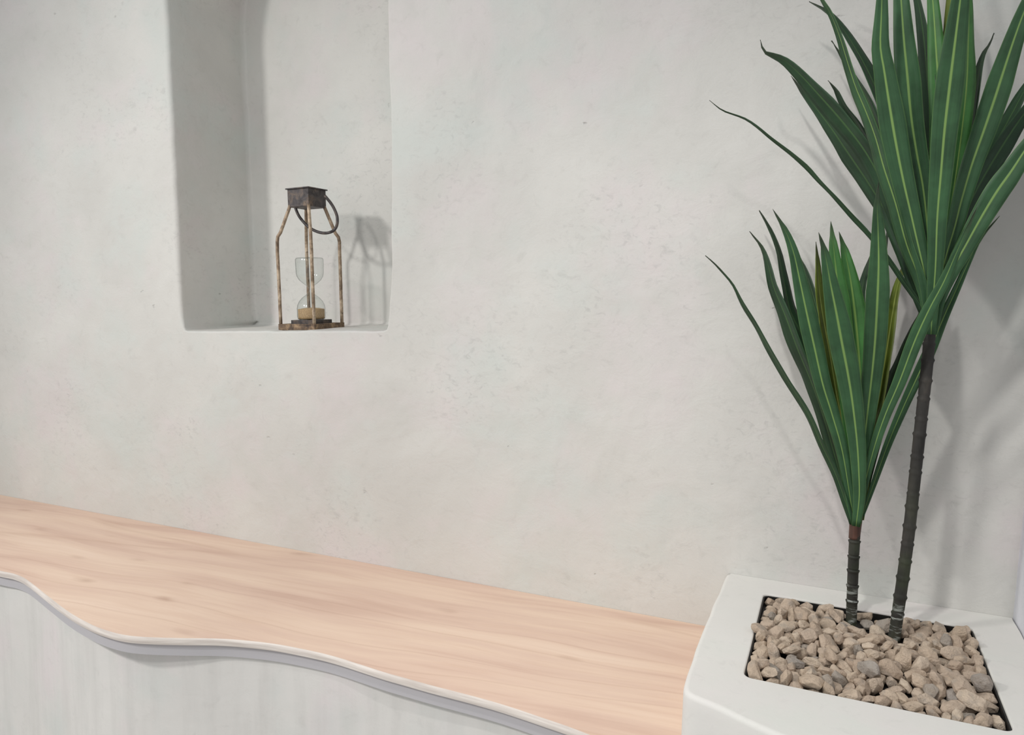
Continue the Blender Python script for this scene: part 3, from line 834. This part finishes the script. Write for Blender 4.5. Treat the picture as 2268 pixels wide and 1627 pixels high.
# ------------------------------------------------------------------ dracaena plants
def leaf_mat(name, green, rib, back, rough=.42):
    m = NT(name)
    uv = m.n('ShaderNodeUVMap'); uv.uv_map = 'UVMap'
    sp = m.n('ShaderNodeSeparateXYZ'); m.l(uv.outputs[0], sp.inputs[0])
    u, w = sp.outputs[0], sp.outputs[1]
    d = m.math('ABSOLUTE', m.math('SUBTRACT', u, .5))
    oi = m.n('ShaderNodeObjectInfo')
    v = m.tc.outputs['Object']
    nz = m.noise(v, 18, 4, .6)
    dk = tuple(int(x * .72) for x in green)
    col = m.mix(m.ramp(nz, [(.35, K_), (.65, W_)]), s2l(dk), s2l(green))
    col = m.mix(m.math('MULTIPLY', oi.outputs['Random'], .3), col, s2l(tuple(int(x * .8) for x in green)))
    # fine veins along the blade
    cv = m.n('ShaderNodeCombineXYZ'); m.l(m.math('MULTIPLY', u, 34), cv.inputs[0]); m.l(m.math('MULTIPLY', w, 3), cv.inputs[1])
    vein = m.noise(cv.outputs[0], 1, 2)
    col = m.mix(m.math('MULTIPLY', m.ramp(vein, [(.4, K_), (.7, W_)]), .22), col, s2l(tuple(min(255, int(x * 1.25)) for x in green)))
    ribf = m.ramp(d, [(.032, W_), (.062, K_)])
    fade = m.ramp(w, [(.0, W_), (.8, W_), (.98, K_)])
    col = m.mix(m.math('MULTIPLY', m.math('MULTIPLY', ribf, fade), .85), col, s2l(rib))
    edge = m.ramp(d, [(.455, K_), (.49, W_)])
    col = m.mix(m.math('MULTIPLY', edge, .55), col, s2l(tuple(int(a * .5 + b * .5) for a, b in zip(rib, green))))
    tip = m.ramp(w, [(.90, K_), (.985, W_)])
    col = m.mix(m.math('MULTIPLY', tip, .8), col, s2l((58, 62, 50)))
    geo = m.n('ShaderNodeNewGeometry')
    hb = m.bump(m.math('ADD', m.math('MULTIPLY', vein, .3), m.math('MULTIPLY', ribf, .6)), .0012, .6)
    b = m.bsdf(col, rough, 0, hb, spec=.4)
    tl = m.n('ShaderNodeBsdfTranslucent'); m.l(m.mix(.5, col, s2l(back)), tl.inputs[0])
    mx = m.n('ShaderNodeMixShader'); mx.inputs[0].default_value = .16
    m.l(b.outputs[0], mx.inputs[1]); m.l(tl.outputs[0], mx.inputs[2]); m.l(mx.outputs[0], m.out.inputs[0])
    return m.m
ML = {
    'm': leaf_mat('leaf_green', (61, 101, 65), (138, 172, 96), (90, 140, 60)),
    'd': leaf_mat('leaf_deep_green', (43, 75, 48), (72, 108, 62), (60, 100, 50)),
    'b': leaf_mat('leaf_bright_green', (74, 132, 66), (142, 178, 92), (120, 170, 70)),
    'o': leaf_mat('leaf_olive', (108, 124, 44), (168, 180, 96), (150, 160, 60)),
}
def make_leaf(parent, base, pts, wpx, kind, y0, y1, full=.036, side=1, vfold=.22, base_w=.34, ypow=1.3, tip=.36, roll=None):
    """pts: image points from base to tip; the blade's distance from the wall runs y0 -> y1 along its length"""
    n0 = len(pts)
    seg = [0]
    for a, b in zip(pts, pts[1:]): seg.append(seg[-1] + math.hypot(b[0] - a[0], b[1] - a[1]))
    P = [at_y(px, py, y0 + (y1 - y0) * (s / seg[-1]) ** ypow) for (px, py), s in zip(pts, seg)]
    mid = P[len(P) // 2]
    k = F / -( (ROT @ (mid - CAM)).z )
    wv = wpx / k
    W = max(full, wv)
    if wv > .75 * W: W = wv
    ang = math.acos(min(1, wv / W)) * side if roll is None else roll
    n = 44
    C = catmull(P, n)
    bm = bmesh.new(); uvl = bm.loops.layers.uv.new('UVMap')
    rows = []
    L = (len(pts))
    for i, c in enumerate(C):
        t = i / n
        tg = (C[min(i + 1, n)] - C[max(i - 1, 0)]).normalized()
        view = (CAM - c).normalized()
        a = tg.cross(view).normalized()          # across the blade, facing the room
        nrm = a.cross(tg).normalized()
        if nrm.dot(view) < 0: nrm = -nrm
        # width profile: narrow sheath, widest past the middle, long point
        wprof = base_w + (1 - base_w) * min(1, (t / .58)) ** .85
        wprof *= min(1, ((1 - t) / tip)) ** .75 if t > 1 - tip else 1
        if t > .94: wprof *= .8
        h = W * .5 * wprof
        an = ang * min(1, .25 + t * 1.5)
        ra = a * math.cos(an) + nrm * math.sin(an)
        rn = nrm * math.cos(an) - a * math.sin(an)
        row = []
        for s in (-1, -.55, -.12, 0, .12, .55, 1):
            lift = vfold * abs(s) * h * (1 - .3 * abs(s))
            ruff = .0022 * vnoise(t * 9 + s * 2, parent.location.x * 30 + pts[-1][0] * .05, s) * abs(s)
            row.append((bm.verts.new(c + ra * (s * h) + rn * (lift + ruff) - base), (s + 1) / 2, t))
        rows.append(row)
    for A, B in zip(rows, rows[1:]):
        for j in range(6):
            q = (A[j], A[j + 1], B[j + 1], B[j])
            f = bm.faces.new([v[0] for v in q]); f.smooth = True
            for lp, v in zip(f.loops, q): lp[uvl].uv = (v[1], v[2])
    me = bpy.data.meshes.new('leaf'); bm.to_mesh(me); bm.free()
    me.materials.append(ML[kind])
    o = link(bpy.data.objects.new('leaf', me), parent)
    md = o.modifiers.new('thickness', 'SOLIDIFY'); md.thickness = .0007; md.offset = 0
    return o

def bark_mat(name, spiral_top):
    m = NT(name); v = m.tc.outputs['Object']
    sp = m.n('ShaderNodeSeparateXYZ'); m.l(v, sp.inputs[0]); z = sp.outputs[2]
    a = m.noise(m.mapping(v, scale=(40, 40, 14)), 1, 5, .6)
    col = m.ramp(a, [(.32, s2l((34, 33, 31))), (.52, s2l((50, 48, 45))), (.7, s2l((68, 64, 58)))])
    g = m.ramp(m.noise(m.mapping(v, loc=(2, 2, 2)), 9, 3), [(.42, K_), (.62, W_)])
    low = m.ramp(m.math('MULTIPLY', z, 2.0), [(.12, W_), (.6, K_)])
    col = m.mix(m.math('MULTIPLY', m.math('MULTIPLY', g, low), .7), col, s2l((66, 78, 50)))
    # plastic film still wound around the foot: glossy slanting scuffs
    sl = m.noise(m.mapping(v, scale=(55, 55, 210), rot=(0, math.radians(38), 0)), 1, 3, .5)
    zone = m.ramp(z, [(0, W_), (max(.01, spiral_top * .55), W_), (spiral_top, K_)])
    sf = m.math('MULTIPLY', m.ramp(sl, [(.53, K_), (.66, W_)]), zone)
    col = m.mix(m.math('MULTIPLY', sf, .8), col, s2l((170, 176, 170)))
    rough = m.math('SUBTRACT', .72, m.math('MULTIPLY', sf, .4))
    m.bsdf(col, rough, 0, m.bump(m.math('ADD', a, m.math('MULTIPLY', sf, .5)), .0012, .7), spec=.4)
    return m.m
def make_stem(parent, base, pix, y, radii, mat, nodes, top_sheath=None):
    P = [at_y(px, py, y) for px, py in pix]
    n = 150
    C = catmull(P, n)
    L = sum((b - a).length for a, b in zip(C, C[1:]))
    bm = bmesh.new(); rr = []
    for i in range(n + 1):
        t = i / n
        r = radii[0] + (radii[1] - radii[0]) * t
        s = t * L
        for nd in nodes:                         # ring scars: a sharp little lip just under each node
            d = s - nd * L
            if -.0045 < d <= 0: r += .0016 * (1 + d / .0045)
            elif 0 < d < .003: r -= .0008
        rr.append(r)
    tube(bm, [c - base for c in C], rr, 20)
    o = obj('stem', bm, mat, parent, smooth=True)
    return o

S1Y, S2Y = -.12, -.154
b1 = at_y(1885, 1372, S1Y); b2 = at_y(1980, 1412, S2Y)
plant1 = thing('dracaena', 'short dracaena with a straight dark stem, left of the tall one in the gravel', 'plant', b1)
plant2 = thing('dracaena', 'tall leaning dracaena whose broad crown leaves the top of the photo', 'plant', b2)
make_stem(plant1, b1, [(1885, 1382), (1887, 1330), (1890, 1250), (1893, 1190), (1896, 1140)], S1Y, (.0086, .0085), bark_mat('stem_bark', .07), (.22, .36, .5, .63, .77))
make_stem(plant2, b2, [(1980, 1417), (1988, 1360), (2001, 1270), (2014, 1170), (2026, 1060), (2038, 950), (2048, 860), (2057, 770), (2062, 690)], S2Y, (.0090, .0083),
          bark_mat('tall_stem_bark', .075), (.09, .14, .2, .255, .31, .36, .42, .465, .53, .575, .64, .69, .75, .8, .86, .91))
def sheath(parent, base, pix, y, r0, r1):
    P = catmull([at_y(px, py, y) for px, py in pix], 12)
    bm = bmesh.new(); tube(bm, [c - base for c in P], [r0 + (r1 - r0) * i / 12 for i in range(13)], 16)
    m = NT('sheath_brown'); v = m.tc.outputs['Object']
    m.bsdf(m.ramp(m.noise(m.mapping(v, scale=(120, 120, 15)), 1, 3), [(.35, s2l((62, 42, 34))), (.65, s2l((92, 60, 48)))]), .6)
    return obj('leaf_sheath', bm, m.m, parent, smooth=True)
sheath(plant1, b1, [(1892, 1192), (1894, 1170), (1897, 1140)], S1Y, .0087, .0099)

LEAVES1 = [   # points, width px, kind, y at base, y at tip, extra
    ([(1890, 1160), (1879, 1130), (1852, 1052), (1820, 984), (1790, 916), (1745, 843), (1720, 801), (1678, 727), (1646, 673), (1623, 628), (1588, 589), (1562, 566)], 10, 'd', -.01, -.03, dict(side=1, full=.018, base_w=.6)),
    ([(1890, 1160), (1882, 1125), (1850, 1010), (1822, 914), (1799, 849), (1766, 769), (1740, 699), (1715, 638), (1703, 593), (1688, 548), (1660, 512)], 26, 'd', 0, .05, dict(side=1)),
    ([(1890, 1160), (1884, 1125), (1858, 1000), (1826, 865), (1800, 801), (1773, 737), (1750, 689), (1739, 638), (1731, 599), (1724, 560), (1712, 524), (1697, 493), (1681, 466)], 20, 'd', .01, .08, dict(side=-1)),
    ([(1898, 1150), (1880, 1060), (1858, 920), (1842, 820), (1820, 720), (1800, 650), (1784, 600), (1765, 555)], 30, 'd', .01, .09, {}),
    ([(1893, 1160), (1885, 1115), (1866, 1000), (1842, 914), (1822, 849), (1804, 769), (1786, 689), (1771, 618), (1758, 560), (1740, 512), (1711, 462)], 38, 'm', -.01, -.06, dict(side=1)),
    ([(1896, 1150), (1885, 1060), (1866, 940), (1851, 865), (1838, 785), (1826, 721), (1816, 657), (1811, 593), (1807, 535)], 27, 'o', .0, .06, dict(side=-1)),
    ([(1897, 1150), (1890, 1050), (1886, 960), (1876, 850), (1868, 760), (1860, 680), (1852, 600), (1846, 545), (1840, 490)], 42, 'b', .0, .01, dict(full=.03, tip=.28)),
    ([(1898, 1150), (1905, 1060), (1908, 960), (1906, 850), (1900, 760), (1893, 690), (1884, 620), (1872, 560), (1858, 512)], 44, 'b', .0, .02, dict(full=.03, tip=.28)),
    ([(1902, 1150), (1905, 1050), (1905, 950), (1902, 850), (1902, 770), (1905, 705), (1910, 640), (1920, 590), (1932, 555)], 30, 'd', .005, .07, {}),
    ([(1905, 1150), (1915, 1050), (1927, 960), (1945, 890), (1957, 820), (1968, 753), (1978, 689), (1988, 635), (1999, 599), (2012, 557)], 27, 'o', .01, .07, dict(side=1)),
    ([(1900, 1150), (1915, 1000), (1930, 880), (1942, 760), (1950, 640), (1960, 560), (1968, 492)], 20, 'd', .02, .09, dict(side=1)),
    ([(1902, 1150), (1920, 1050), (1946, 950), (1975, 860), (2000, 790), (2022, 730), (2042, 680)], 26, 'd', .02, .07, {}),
    ([(1906, 1152), (1932, 1080), (1964, 990), (1998, 908), (2030, 838), (2061, 772), (2090, 702), (2116, 645), (2145, 580), (2170, 530), (2214, 478)], 24, 'm', .0, -.02, dict(side=-1, full=.022, tip=.45, base_w=.3)),
    ([(1903, 1155), (1916, 1070), (1938, 985), (1962, 915), (1992, 845), (2026, 755), (2058, 685), (2090, 625), (2116, 565), (2140, 512), (2164, 458)], 29, 'm', -.015, -.12, dict(full=.022, base_w=.3)),
    ([(1900, 1158), (1906, 1057), (1914, 980), (1923, 900), (1930, 840), (1937, 769), (1942, 689), (1946, 593), (1945, 512), (1943, 448), (1946, 402)], 44, 'm', -.012, -.10, dict(tip=.30)),
    ([(1896, 1165), (1903, 1100), (1902, 1040), (1898, 976), (1888, 890), (1877, 822), (1865, 760), (1853, 695), (1839, 625), (1827, 560), (1813, 514)], 48, 'm', -.02, -.13, dict(tip=.32)),
]
for pts, w, k, ya, yb, kw in LEAVES1:
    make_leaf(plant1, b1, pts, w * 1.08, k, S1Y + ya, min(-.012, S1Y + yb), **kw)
LEAVES2 = [
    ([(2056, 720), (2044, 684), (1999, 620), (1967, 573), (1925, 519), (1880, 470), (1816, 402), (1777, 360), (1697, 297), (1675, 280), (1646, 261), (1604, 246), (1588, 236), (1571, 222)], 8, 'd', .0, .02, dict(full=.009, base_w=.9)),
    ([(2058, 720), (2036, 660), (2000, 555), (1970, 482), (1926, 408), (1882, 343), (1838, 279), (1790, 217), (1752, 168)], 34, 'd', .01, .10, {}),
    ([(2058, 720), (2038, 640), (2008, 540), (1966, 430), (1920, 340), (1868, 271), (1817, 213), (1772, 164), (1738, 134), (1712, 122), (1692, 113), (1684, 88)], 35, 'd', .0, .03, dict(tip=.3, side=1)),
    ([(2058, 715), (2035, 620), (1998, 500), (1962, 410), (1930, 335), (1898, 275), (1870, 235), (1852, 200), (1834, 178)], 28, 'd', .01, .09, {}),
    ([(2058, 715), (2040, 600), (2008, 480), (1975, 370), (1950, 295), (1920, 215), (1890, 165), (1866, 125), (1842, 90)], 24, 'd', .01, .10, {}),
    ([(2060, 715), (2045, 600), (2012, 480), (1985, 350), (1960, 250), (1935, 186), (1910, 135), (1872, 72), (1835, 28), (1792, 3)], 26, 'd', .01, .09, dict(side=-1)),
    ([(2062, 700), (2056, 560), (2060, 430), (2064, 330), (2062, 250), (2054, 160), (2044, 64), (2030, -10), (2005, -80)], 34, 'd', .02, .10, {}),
    ([(2062, 700), (2066, 560), (2072, 430), (2078, 300), (2079, 200), (2074, 120), (2069, 40), (2062, -60), (2060, -160)], 40, 'b', .02, .08, dict(tip=.4)),
    ([(2064, 700), (2068, 560), (2078, 430), (2090, 300), (2100, 180), (2104, 80), (2106, 0), (2106, -90)], 36, 'o', .015, .07, {}),
    ([(2066, 700), (2082, 590), (2110, 430), (2128, 300), (2140, 190), (2144, 90), (2146, 10), (2144, -80)], 32, 'b', .01, .06, dict(side=-1)),
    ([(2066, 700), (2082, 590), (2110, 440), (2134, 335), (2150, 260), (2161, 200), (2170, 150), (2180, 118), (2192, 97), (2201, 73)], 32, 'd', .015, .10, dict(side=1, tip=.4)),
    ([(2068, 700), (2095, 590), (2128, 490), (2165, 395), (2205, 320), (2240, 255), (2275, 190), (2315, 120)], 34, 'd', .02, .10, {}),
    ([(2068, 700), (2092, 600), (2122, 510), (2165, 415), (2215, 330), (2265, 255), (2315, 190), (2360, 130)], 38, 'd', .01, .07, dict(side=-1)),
    ([(2060, 720), (2045, 640), (2008, 540), (1984, 450), (1958, 370), (1941, 308), (1920, 250), (1896, 193), (1877, 135), (1861, 83), (1840, 30), (1815, -10), (1790, -60)], 30, 'm', -.01, -.05, dict(side=1, tip=.55)),
    ([(2062, 705), (2058, 560), (2046, 427), (2030, 337), (2018, 257), (2009, 160), (2002, 87), (1996, 0), (1990, -90), (1980, -190)], 52, 'm', -.0, -.04, dict(tip=.4)),
    ([(2060, 720), (2050, 620), (2026, 510), (2001, 401), (1984, 315), (1971, 238), (1958, 154), (1950, 103), (1952, 40), (1955, -40), (1960, -130)], 56, 'm', -.01, -.10, dict(tip=.45)),
    ([(2070, 705), (2090, 590), (2115, 501), (2128, 449), (2151, 369), (2177, 295), (2201, 225), (2222, 160), (2243, 96), (2263, 40), (2295, -40), (2330, -130)], 52, 'm', -.0, -.07, dict(tip=.35)),
    ([(2066, 740), (2078, 670), (2102, 610), (2138, 545), (2174, 480), (2208, 424), (2240, 379), (2272, 330), (2310, 275), (2350, 205)], 50, 'm', -.005, -.06, dict(tip=.35)),
    ([(2062, 740), (2067, 660), (2072, 590), (2076, 482), (2084, 385), (2092, 289), (2103, 193), (2115, 96), (2127, 0), (2140, -100), (2150, -200)], 56, 'm', -.015, -.14, dict(tip=.35)),
]
for pts, w, k, ya, yb, kw in LEAVES2:
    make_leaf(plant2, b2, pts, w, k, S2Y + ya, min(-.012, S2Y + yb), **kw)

# ------------------------------------------------------------------ hourglass lantern in the niche
FY = .028
fc = at_y(697, 732, FY)
dep = -((ROT @ (fc - CAM)).z); kpx = F / dep
S = 105 / kpx
vh = Vector((fc.x - CAM.x, fc.y - CAM.y)).normalized(); vr = Vector((vh.y, -vh.x))
ph = math.radians(40.4)
eL = -vr * math.cos(ph) + vh * math.sin(ph)      # along the left face, away from the near corner
eR = vr * math.sin(ph) + vh * math.cos(ph)
cen = Vector((fc.x, fc.y)) + (eL + eR) * S / 2
lantern = thing('lantern', 'square bronze wire lantern with an hourglass inside, standing in the wall niche', 'lantern')
tilt = math.radians(-2.2)
yaw = math.atan2(eR.y, eR.x)
lantern.rotation_euler = (0, 0, 0)
R3 = Matrix.Rotation(tilt, 3, 'Y') @ Matrix.Rotation(yaw, 3, 'Z')
lantern.rotation_euler = R3.to_euler()
lantern.location = (cen.x, cen.y, fc.z + (fc.x - cen.x) * math.sin(tilt) + .0005)
H = .343
def zpx(y): return (733 - y) / 323 * H
def metal(name, stops, rough=.5, sc=60, metal_=.75):
    m = NT(name); v = m.tc.outputs['Object']
    a = m.noise(v, sc, 5, .65, .4)
    b = m.noise(m.mapping(v, loc=(3, 3, 3)), sc * 3.2, 3, .6)
    col = m.ramp(a, [(p, s2l(c)) for p, c in stops])
    col = m.mix(m.math('MULTIPLY', m.ramp(b, [(.55, K_), (.7, W_)]), .5), col, s2l((62, 52, 44)))
    m.bsdf(col, m.math('ADD', rough, m.math('MULTIPLY', b, .2)), metal_, m.bump(b, .0006, .6)); return m.m
M_LEG = metal('aged_brass', [(.3, (112, 94, 78)), (.5, (158, 138, 116)), (.7, (208, 190, 166))], .5, 34, .4)
M_CAP = metal('dark_bronze', [(.3, (60, 56, 57)), (.5, (84, 80, 80)), (.7, (124, 108, 94))], .45, 45, .5)
M_BASE = metal('patchy_bronze', [(.3, (66, 58, 56)), (.5, (120, 100, 82)), (.7, (174, 148, 118))], .5, 50, .45)
hs = S / 2
bm = bmesh.new(); box(bm, (S, S, .0125), (0, 0, .00625), .0012)
# raised rim of the base tray
for sx, sy, lx, ly in ((0, 1, S, .006), (0, -1, S, .006), (1, 0, .006, S - .012), (-1, 0, .006, S - .012)):
    box(bm, (lx, ly, .003), (sx * (hs - .003), sy * (hs - .003), .0138), .0008)
obj('base', bm, M_BASE, lantern)
bm = bmesh.new(); box(bm, (S * .62, S * .62, .012), (0, 0, .0182), .001)
ped = obj('pedestal', bm, M_CAP, lantern)
zsh, zct, zcb = zpx(519), H, zpx(453)
cs = S * .57
for sx, sy in ((-1, -1), (1, -1), (1, 1), (-1, 1)):
    c0 = Vector((sx * (hs - .0045), sy * (hs - .0045), .006))
    c1 = Vector((sx * (hs - .0040), sy * (hs - .0040), zsh - .012))
    c2 = Vector((sx * (hs - .0055), sy * (hs - .0055), zsh))
    c3 = Vector((sx * (hs - .0105), sy * (hs - .0105), zsh + .010))
    c4 = Vector((sx * (cs / 2 - .004), sy * (cs / 2 - .004), zcb + .006))
    pts = [c0 + (c1 - c0) * t / 8 for t in range(8)] + [c1, c2, c3] + [c3 + (c4 - c3) * t / 5 for t in range(1, 6)]
    pts = [p + Vector((vnoise(p.z * 30, sx, sy), vnoise(p.z * 30, sy, sx + 4), 0)) * .0007 for p in pts]
    bm = bmesh.new(); tube(bm, pts, .0041, 10)
    obj('leg', bm, M_LEG, lantern, smooth=True)
bm = bmesh.new()
box(bm, (cs, cs, zct - zcb - .003), (0, 0, (zct + zcb) / 2 - .001), .001)
cap = obj('cap', bm, M_CAP, lantern)
bm = bmesh.new(); box(bm, (cs * 1.11, cs * 1.11, .003), (0, 0, zct - .0015), .0007)
obj('lid', bm, M_CAP, cap)
# swing handle hanging on the far right
MW = Matrix.LocRotScale(lantern.location, R3.to_quaternion(), None)
inv = MW.inverted()
cy_ = cen.y
hp = [(652, 446, .0), (655, 462, .0), (664, 481, .0), (683, 502, .004), (703, 513, .008), (722, 516, .010), (738, 511, .012), (746, 499, .014), (747, 482, .014), (742, 466, .012), (733, 450, .008), (719, 433, .0)]
P = [inv @ at_y(px, py, cy_ + dy) for px, py, dy in hp]
bm = bmesh.new(); tube(bm, catmull(P, 48), .0036, 10)
obj('handle', bm, M_CAP, lantern, smooth=True)
# hourglass
z0 = .0243
RB = .0345
prof_o = [(0, z0), (RB * .8, z0), (RB * .96, z0 + .002), (RB, z0 + .007), (RB, z0 + .028), (RB * .96, z0 + .036), (RB * .84, z0 + .045), (RB * .62, z0 + .054), (RB * .38, z0 + .060), (RB * .2, z0 + .065), (.0042, z0 + .070), (.0032, z0 + .074),
          (.0045, z0 + .078), (RB * .25, z0 + .083), (RB * .5, z0 + .089), (RB * .76, z0 + .097), (RB * .92, z0 + .106), (RB * .97, z0 + .114), (RB * .99, z0 + .140), (RB * .99, z0 + .148), (RB * .93, z0 + .1515), (RB * .8, z0 + .152), (0, z0 + .152)]
def glass_mat():
    m = NT('clear_glass')
    tr = m.n('ShaderNodeBsdfTransparent'); tr.inputs[0].default_value = (.945, .96, .955, 1)
    gl = m.n('ShaderNodeBsdfGlossy'); gl.inputs['Roughness'].default_value = .10; gl.inputs[0].default_value = (1, 1, 1, 1)
    lw = m.n('ShaderNodeLayerWeight'); lw.inputs[0].default_value = .5
    fac = m.ramp(lw.outputs['Facing'], [(0, (.05, .05, .05, 1)), (.55, (.09, .09, .09, 1)), (.8, (.34, .34, .34, 1)), (1, (.95, .95, .95, 1))])
    m.l(m.ramp(lw.outputs['Facing'], [(0, (.95, .965, .96, 1)), (.6, (.9, .92, .91, 1)), (.85, (.62, .64, .64, 1)), (1, (.42, .44, .44, 1))]), tr.inputs[0])
    mx = m.n('ShaderNodeMixShader'); geo = m.n('ShaderNodeNewGeometry'); fac = m.math('MULTIPLY', fac, m.math('SUBTRACT', 1.0, m.math('MULTIPLY', geo.outputs['Backfacing'], .5)))
    m.l(fac, mx.inputs[0]); m.l(tr.outputs[0], mx.inputs[1]); m.l(gl.outputs[0], mx.inputs[2])
    m.l(mx.outputs[0], m.out.inputs[0]); return m.m
bm = bmesh.new(); lathe(bm, prof_o, 48)
hg = obj('hourglass', bm, glass_mat(), lantern, smooth=True)
hg['label'] = 'clear glass hourglass'
bm = bmesh.new()
r_ = RB - .0022
lathe(bm, [(0, z0 + .0012), (r_ * .9, z0 + .0012), (r_ * .985, z0 + .003), (r_, z0 + .006), (r_, z0 + .0255), (r_ * .97, z0 + .0262), (r_ * .6, z0 + .0285), (r_ * .25, z0 + .0295), (0, z0 + .0298)], 48)
def sand_mat():
    m = NT('brown_sand'); v = m.tc.outputs['Object']
    c = m.ramp(m.noise(v, 420, 3, .7), [(.35, s2l((158, 126, 88))), (.65, s2l((196, 166, 124)))])
    m.bsdf(c, .9, 0, m.bump(m.noise(v, 500, 2), .0006, .8)); return m.m
obj('sand', bm, sand_mat(), hg, smooth=True)['label'] = 'brown sand in the lower bulb'

# ------------------------------------------------------------------ light: soft room daylight plus two ceiling lamps
w = bpy.data.worlds.new('World'); SC.world = w; w.use_nodes = True
bg = w.node_tree.nodes['Background']; bg.inputs[0].default_value = (.965, .98, 1.0, 1); bg.inputs[1].default_value = 0.59
def lamp(name, loc, target, power, soft, color, cone, blend):
    d = bpy.data.lights.new(name, 'SPOT'); d.shadow_soft_size = soft; d.energy = power; d.color = color
    d.spot_size = math.radians(cone); d.spot_blend = blend
    o = bpy.data.objects.new(name, d); COL.objects.link(o); o.location = loc
    o.rotation_euler = (Vector(target) - Vector(loc)).to_track_quat('-Z', 'Y').to_euler()
    return o
lamp('ceiling_spotlight', (-2.30, -2.1, 2.25), (-1.0, -.1, .56), 116, .11, (1, .975, .95), 86, 1.0)
lamp('ceiling_spotlight', (-1.40, -2.2, 2.15), (-1.0, -.1, .6), 45, .10, (1, .975, .95), 80, 1.0)
lamp('ceiling_spotlight', (-.38, -1.25, 2.45), (.06, -.22, .6), 48, .045, (1, .975, .95), 66, 1.0)

# ------------------------------------------------------------------ camera
cd = bpy.data.cameras.new('Camera'); cam = bpy.data.objects.new('Camera', cd); COL.objects.link(cam)
cd.sensor_width = 36; cd.sensor_fit = 'HORIZONTAL'; cd.lens = F / 2268 * 36; cd.clip_start = .02
cam.matrix_world = Matrix.Translation(CAM) @ WTOC.to_4x4()
SC.camera = cam
SC.view_settings.view_transform = 'Standard'; SC.view_settings.look = 'None'
SC.view_settings.exposure = 0.0; SC.view_settings.gamma = 1.0; SC.view_settings.use_curve_mapping = False
